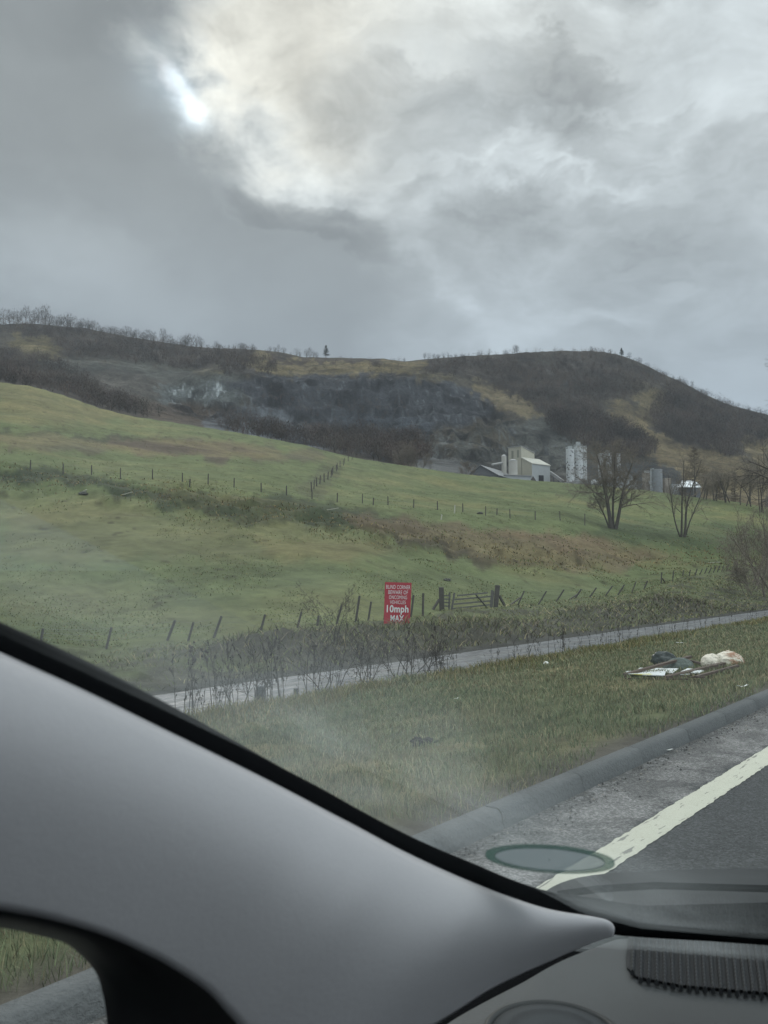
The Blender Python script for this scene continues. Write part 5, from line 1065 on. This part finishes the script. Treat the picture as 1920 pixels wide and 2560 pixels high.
def car():
    o = thing('car_interior', 'inside of the car: pale grey windscreen pillar, black seal and dark dashboard', 'car', (0, 0, 0))
    # pale pillar trim: rows along the pillar, columns across it
    Tp = [(-330,1490),(0,1643),(193,1729),(386,1822),(579,1915),(700,1975),(800,2027),(893,2075),(989,2126),(1086,2172),(1182,2213),(1279,2250),(1375,2279),(1480,2296),(1520,2306),(1532,2320)]
    Bp = [(-330,2215),(0,2268),(140,2296),(270,2336),(380,2386),(450,2426),(520,2475),(570,2530),(650,2610),(770,2670),(910,2650),(1085,2556),(1230,2465),(1380,2395),(1480,2352),(1532,2336)]
    K_ = [(t[0], t[1], b[0], b[1]) for t, b in zip(Tp, Bp)]; Ks = interp_px(K_, 5); rows = []; n = 26
    for (tu, tv, bu, bv) in Ks:
        aT = AE(tu, tv)[0]; yT = .375/(.625-.7806*aT); aB = AE(bu, bv)[0]; yB = .355/(.625-.7806*max(aB, -.9)); w_ = float(sms(np.array(bu), 800, 1530)); yB = yB*(1-w_)+yT*w_
        pT, pB = P(tu, tv, yT), P(bu, bv, yB); row = []; L = (pT-pB).length; amp = .11*min(1, L/.16)
        for j in range(n+1):
            f = j/n; p = pT.lerp(pB, f); row.append(p*(1-amp*math.sin(math.pi*f**.62)**.9))
        rows.append(row)
    mb = MB(); loft(mb, rows); ob = mb.build('pillar_trim', TRIM, o, smooth=True); sm = ob.modifiers.new('thick', 'SOLIDIFY'); sm.thickness = .004; sm.offset = 0
    # black seal / painted glass border along the pillar and below the glass
    Sp = [(-330,1420),(0,1572),(193,1657),(386,1757),(579,1862),(700,1930),(800,1982),(893,2034),(989,2084),(1086,2129),(1182,2168),(1279,2208),(1375,2237),(1500,2254),(1600,2270),(1920,2300),(2700,2370)]
    Lp = [(-330,1540),(0,1693),(193,1779),(386,1872),(579,1960),(700,2010),(800,2060),(893,2105),(989,2152),(1086,2194),(1182,2232),(1279,2268),(1375,2296),(1490,2322),(1600,2336),(1920,2356),(2700,2420)]
    rows = []
    for (su, sv__, lu, lv) in interp_px([(a[0], a[1], b[0], b[1]) for a, b in zip(Sp, Lp)], 4):
        pS = onplane(su, sv__, WN, WD-.010); d = pS.length
        a = AE(su, sv__)[0]; k = .388/(.625-.7806*a) if su < 1250 else float(np.interp(su, [1250, 1375, 1450, 1600, 1920, 2700], [.388/(.625-.7806*AE(1250, sv__)[0]), .86, .93, .985, .96, 1.0])); gp = pS; pS = P(su, sv__, k); d = pS.length
        pL = Vector(ray(lu, lv)).normalized()*(d*1.004); row = []; nrm = -pS.normalized()
        for j in range(9):
            f = j/8; p = pS.lerp(pL, f); row.append(p+nrm*(.006*math.sin(math.pi*f)))
        row = [gp if gp.length > d else pS-nrm*.02]+row+[pL*1.04]; rows.append(row)
    mb = MB(); loft(mb, rows); ob = mb.build('windscreen_seal', RUB, o, smooth=True); sm = ob.modifiers.new('thick', 'SOLIDIFY'); sm.thickness = .003
    # dashboard
    zd = -.50; up = Vector((0, 0, 1)); DP = lambda u, v, h=0: onplane(u, v, up, zd+h)
    px = interp_px([(1545,2340),(1470,2366),(1380,2400),(1290,2446),(1180,2508),(1080,2574),(1000,2660),(960,2760)], 4)+[(1000,2990),(1300,3250),(2300,3250),(3200,2900),(3200,2400),(2500,2350),(1920,2330),(1700,2330)]
    top = [DP(u, v) for u, v in px]; mb = MB(); c = sum(top, Vector())/len(top); n = len(top)
    edge = [p+(Vector((c.x, c.y, zd))-p).normalized()*.012 for p in top]
    vs = edge+[p-Vector((0, 0, .012)) for p in top]+[p-Vector((0, 0, .12)) for p in top]; mb.add(vs, [tuple(range(n))[::-1]]+[(i, (i+1) % n, n+(i+1) % n, n+i) for i in range(n)]+[(n+i, n+(i+1) % n, 2*n+(i+1) % n, 2*n+i) for i in range(n)])
    dash = mb.build('dashboard', DASH, o)
    # demister grille: recessed tray with fine ribs
    tr = [(1572,2333),(1566,2400),(1568,2424),(1592,2447),(1700,2468),(1920,2487),(2420,2510),(2420,2345)]; q = [DP(u, v, .001) for u, v in tr]; n = len(q); mb = MB(); mb.add(q+[p+Vector((0, 0, .003)) for p in q], [tuple(range(n)), tuple(range(n, 2*n))[::-1]]+[(i, n+i, n+(i+1) % n, (i+1) % n) for i in range(n)]); g = mb.build('demister_grille', BLACKP, dash)
    for k in range(44):
        ut = 1585+k*18.8; ub = 1581+k*20.2; vb = np.interp(ub, [1582, 1600, 1700, 1920, 2420], [2430, 2446, 2466, 2486, 2508]); mb = MB(); p, q_ = DP(ut, 2337+k*.35, .008), DP(ub, vb, .008); d = (q_-p); L = d.length; nn = max(4, int(L/.005)); sd_ = d.normalized().cross(up)*.0024
        prof = [(-1.0, -.005), (-.75, .0005), (0, .003), (.75, .0005), (1.0, -.005)]; vs = []
        for i in range(nn+1):
            c_ = p.lerp(q_, i/nn); w = 1.0+.07*math.cos(i*math.pi); vs += [c_+sd_*(a*w)+Vector((0, 0, b_+.0005*math.cos(i*math.pi))) for a, b_ in prof]
        fs = [(i*5+j, i*5+j+1, (i+1)*5+j+1, (i+1)*5+j)[::-1] for i in range(nn) for j in range(4)]+[tuple(range(5)), tuple(nn*5+j for j in range(5))[::-1]]; mb.add(vs, fs); r_ = mb.build('grille_rib', GRIL, dash)
    # round speaker at the corner
    cpt = DP(1385, 2594); r = .066; mb = MB(); mb.lathe([(r+.010, -.004), (r+.010, .002), (r+.006, .004), (r+.002, .001), (r+.001, -.004)], cpt, 64); mb.build('speaker_ring', mat('speaker_ring_plastic', (.025, .028, .028), .5, .05, 50), dash, smooth=True)
    m = bpy.data.materials.new('speaker_mesh'); m.use_nodes = True; T = NT(m.node_tree); out = T.n('ShaderNodeOutputMaterial'); co = T.n('ShaderNodeTexCoord').outputs['Object']; vo = T.n('ShaderNodeTexVoronoi', i={'Vector': co, 'Scale': 420.0, 'Randomness': .1})
    T.link(T.n('ShaderNodeBsdfPrincipled', i={'Base Color': T.mix(T.ss(vo.outputs[0], .25, .4), (.015, .015, .016), (.05, .055, .058)), 'Roughness': .85, 'Specular IOR Level': .15}).outputs[0], out.inputs[0])
    mb = MB(); mb.lathe([(r+.001, -.001), (r, .0025), (r*.7, .005), (r*.3, .0065), (.001, .007)], cpt, 64); mb.build('speaker_grille', m, dash, smooth=True)
    mb = MB(); mb.add([DP(1500, 2300, -.03), DP(1100, 2400, -.03), DP(1000, 2700, -.03), DP(3200, 2700, -.03), DP(3400, 2200, -.06), DP(1500, 2240, -.06)], [(0,1,2,3,4,5)]); ob = mb.build('cowl', RUB, o); ob.modifiers.new('s', 'SOLIDIFY').thickness = .05
    mb = MB(); q = [onplane(u, v, up, -.545) for u, v in interp_px([(1300,2290),(1345,2242),(1400,2208),(1480,2188),(1620,2178),(1920,2170),(2700,2168)], 3)]+[onplane(u, v, up, -.555) for u, v in ((2700,2400),(1500,2340))]; n = len(q); mb.add(q+[p-Vector((0, 0, .03)) for p in q], [tuple(range(n)), tuple(range(n, 2*n))[::-1]]+[(i, (i+1) % n, n+(i+1) % n, n+i) for i in range(n)]); mb.build('scuttle_panel', BLACKP, o)
    mb = MB(); mb.tube([onplane(1395, 2236, up, -.53), onplane(1500, 2222, up, -.515), onplane(1640, 2214, up, -.51), onplane(2000, 2224, up, -.51)], .006, 6); mb.build('wiper', RUB, o)
    e1 = (FWD-WN*FWD.dot(WN)).normalized(); e2 = WN.cross(e1).normalized(); c0 = onplane(1373, 2147, WN, WD-.004)
    ho = thing('permit_holder', 'round greenish permit holder stuck inside the bottom corner of the windscreen', 'permit holder', c0)
    def film(name, col, op, rg):
        m = bpy.data.materials.new(name); m.use_nodes = True; T = NT(m.node_tree); ou = T.n('ShaderNodeOutputMaterial'); bs = T.n('ShaderNodeBsdfPrincipled', i={'Base Color': (*col, 1), 'Roughness': rg}); tr = T.n('ShaderNodeBsdfTransparent')
        T.link(T.n('ShaderNodeMixShader', i={0: op, 1: tr.outputs[0], 2: bs.outputs[0]}).outputs[0], ou.inputs[0]); return m
    def glow_(m, col, f):
        T = NT.__new__(NT); T.t = m.node_tree; mx = [n for n in T.t.nodes if n.type == 'MIX_SHADER'][0]; bs = [n for n in T.t.nodes if n.type == 'BSDF_PRINCIPLED'][0]; tl = T.n('ShaderNodeBsdfTranslucent', i={0: (*col, 1)}); m2 = T.n('ShaderNodeMixShader', i={0: f, 1: bs.outputs[0], 2: tl.outputs[0]}); T.link(m2.outputs[0], mx.inputs[2]); return m
    def ring(name, r0, r1, off, th, m):
        n = 56; vs = []
        for r, o_ in ((r0, off), (r1, off), (r1, off-th), (r0, off-th)): vs += [c0+(e1*math.cos(6.28319*k/n)+e2*math.sin(6.28319*k/n))*r+WN*o_ for k in range(n)]
        mb = MB(); mb.add(vs, [(i*n+k, i*n+(k+1) % n, ((i+1) % 4)*n+(k+1) % n, ((i+1) % 4)*n+k) for i in range(4) for k in range(n)]); mb.build(name, m, ho, smooth=False)
    ring('plastic_ring', .0425, .050, 0, .0015, glow_(film('green_film', (.02, .075, .055), .5, .3), (.03, .12, .09), .6)); ring('paper_disc', .001, .0425, 0, .001, glow_(film('pale_film', (.30, .35, .36), .55, .6), (.22, .26, .27), .75))
    # black mirror sail / door frame with the side window opening
    Op = interp_px([(-330,2235),(0,2262),(120,2282),(230,2312),(340,2356),(450,2416),(560,2500),(640,2590),(720,2760)], 4)
    Ip = interp_px([(-330,2262),(0,2302),(80,2318),(165,2341),(215,2378),(250,2420),(268,2475),(279,2560),(285,2760)], 4); rows = []
    for (a, b) in zip(Op, Ip):
        ya = .395/(.625-.7806*AE(*a)[0]); yb = .43/(.625-.7806*AE(*b)[0]); pa, pb = P(a[0], a[1], ya), P(b[0], b[1], yb); nr = (pa+pb).normalized(); row = [pa+nr*.03]+[pa.lerp(pb, f)-nr*.01*math.sin(math.pi*f) for f in (0, .12, .3, .5, .7, .88, 1)]+[pb+nr*.03]; rows.append(row)
    mb = MB(); loft(mb, rows); ob = mb.build('door_frame', BLACKP, o, smooth=True); ob.modifiers.new('s', 'SOLIDIFY').thickness = .003
    # shell: roof, sides, seats
    mb = MB(); mb.box(CF(-1.29, -.35, .40), (2.0, 1.75, .06), math.atan2(FWD.y, FWD.x)); mb.build('roof_lining', HEAD, o)
    mb = MB(); mb.box(CF(-.4, -1.27, -.75), (2.8, .10, .8), math.atan2(FWD.y, FWD.x)); mb.box(CF(-.60, .57, -.80), (2.6, .08, .78), math.atan2(FWD.y, FWD.x)); mb.box(CF(-1.4, .53, -.1), (.9, .07, .7), math.atan2(FWD.y, FWD.x)); mb.build('door_panel', DARKI, o)
    mb = MB(); mb.box(CF(-.5, -.35, -1.15), (3.2, 1.7, .06), math.atan2(FWD.y, FWD.x)); mb.box(CF(-1.9, -.35, -.45), (.2, 1.7, 1.3), math.atan2(FWD.y, FWD.x)); mb.build('floor', DARKI, o)
    for l in (0.0, -.8):
        mb = MB(); mb.box(CF(-.35, l, -.72), (.55, .52, .16), math.atan2(FWD.y, FWD.x)); mb.box(CF(-.72, l, -.35), (.16, .52, .75), math.atan2(FWD.y, FWD.x)); mb.build('seat', DARKI, o, bevel=.04)
    # panes: X forward, Y left in their own axes
    def pane(name, pts, nrm, th, m):
        R = Matrix((FWD, LFT, Vector((0, 0, 1)))).transposed(); ri = R.inverted(); n = len(pts); mb = MB(); q = [ri@p for p in pts]; d = ri@(nrm*th)
        mb.add(q+[p+d for p in q], [tuple(range(n)), tuple(range(n, 2*n))[::-1]]+[(i, n+i, n+(i+1) % n, (i+1) % n) for i in range(n)]); ob = mb.build(name, m, parloc=(0, 0, 0)); ob.rotation_euler = (0, 0, math.atan2(FWD.y, FWD.x)); ob.parent = o; return ob
    W_ = lambda f, l: CF(f, l, (WD-WN.dot(FWD)*f-WN.dot(LFT)*l)/WN.z)
    pane('windscreen', [W_(-.30, -1.2), W_(1.30, -1.2), W_(1.30, .56), W_(-.30, .56)], WN, .005, glass_mat('windscreen_glass', True))
    pane('side_window', [CF(-.9, .535, -.46), CF(.75, .535, -.46), CF(.62, .535, -.10), CF(-.1, .535, .2), CF(-.9, .535, .22)], LFT, .004, glass_mat('side_glass', False))
car()

# ------------------------------------------------------------------ haze
def haze():
    mb = MB(); mb.box((0, 0, 140), (5600, 5600, 420)); m = bpy.data.materials.new('haze'); m.use_nodes = True; T = NT(m.node_tree); out = T.n('ShaderNodeOutputMaterial')
    T.link(T.n('ShaderNodeVolumePrincipled', i={'Color': (.86, .92, 1, 1), 'Density': .0001}).outputs[0], out.inputs['Volume'])
    tag(mb.build('haze', m), 'thin grey haze in the valley air', 'haze', kind='stuff')
haze()
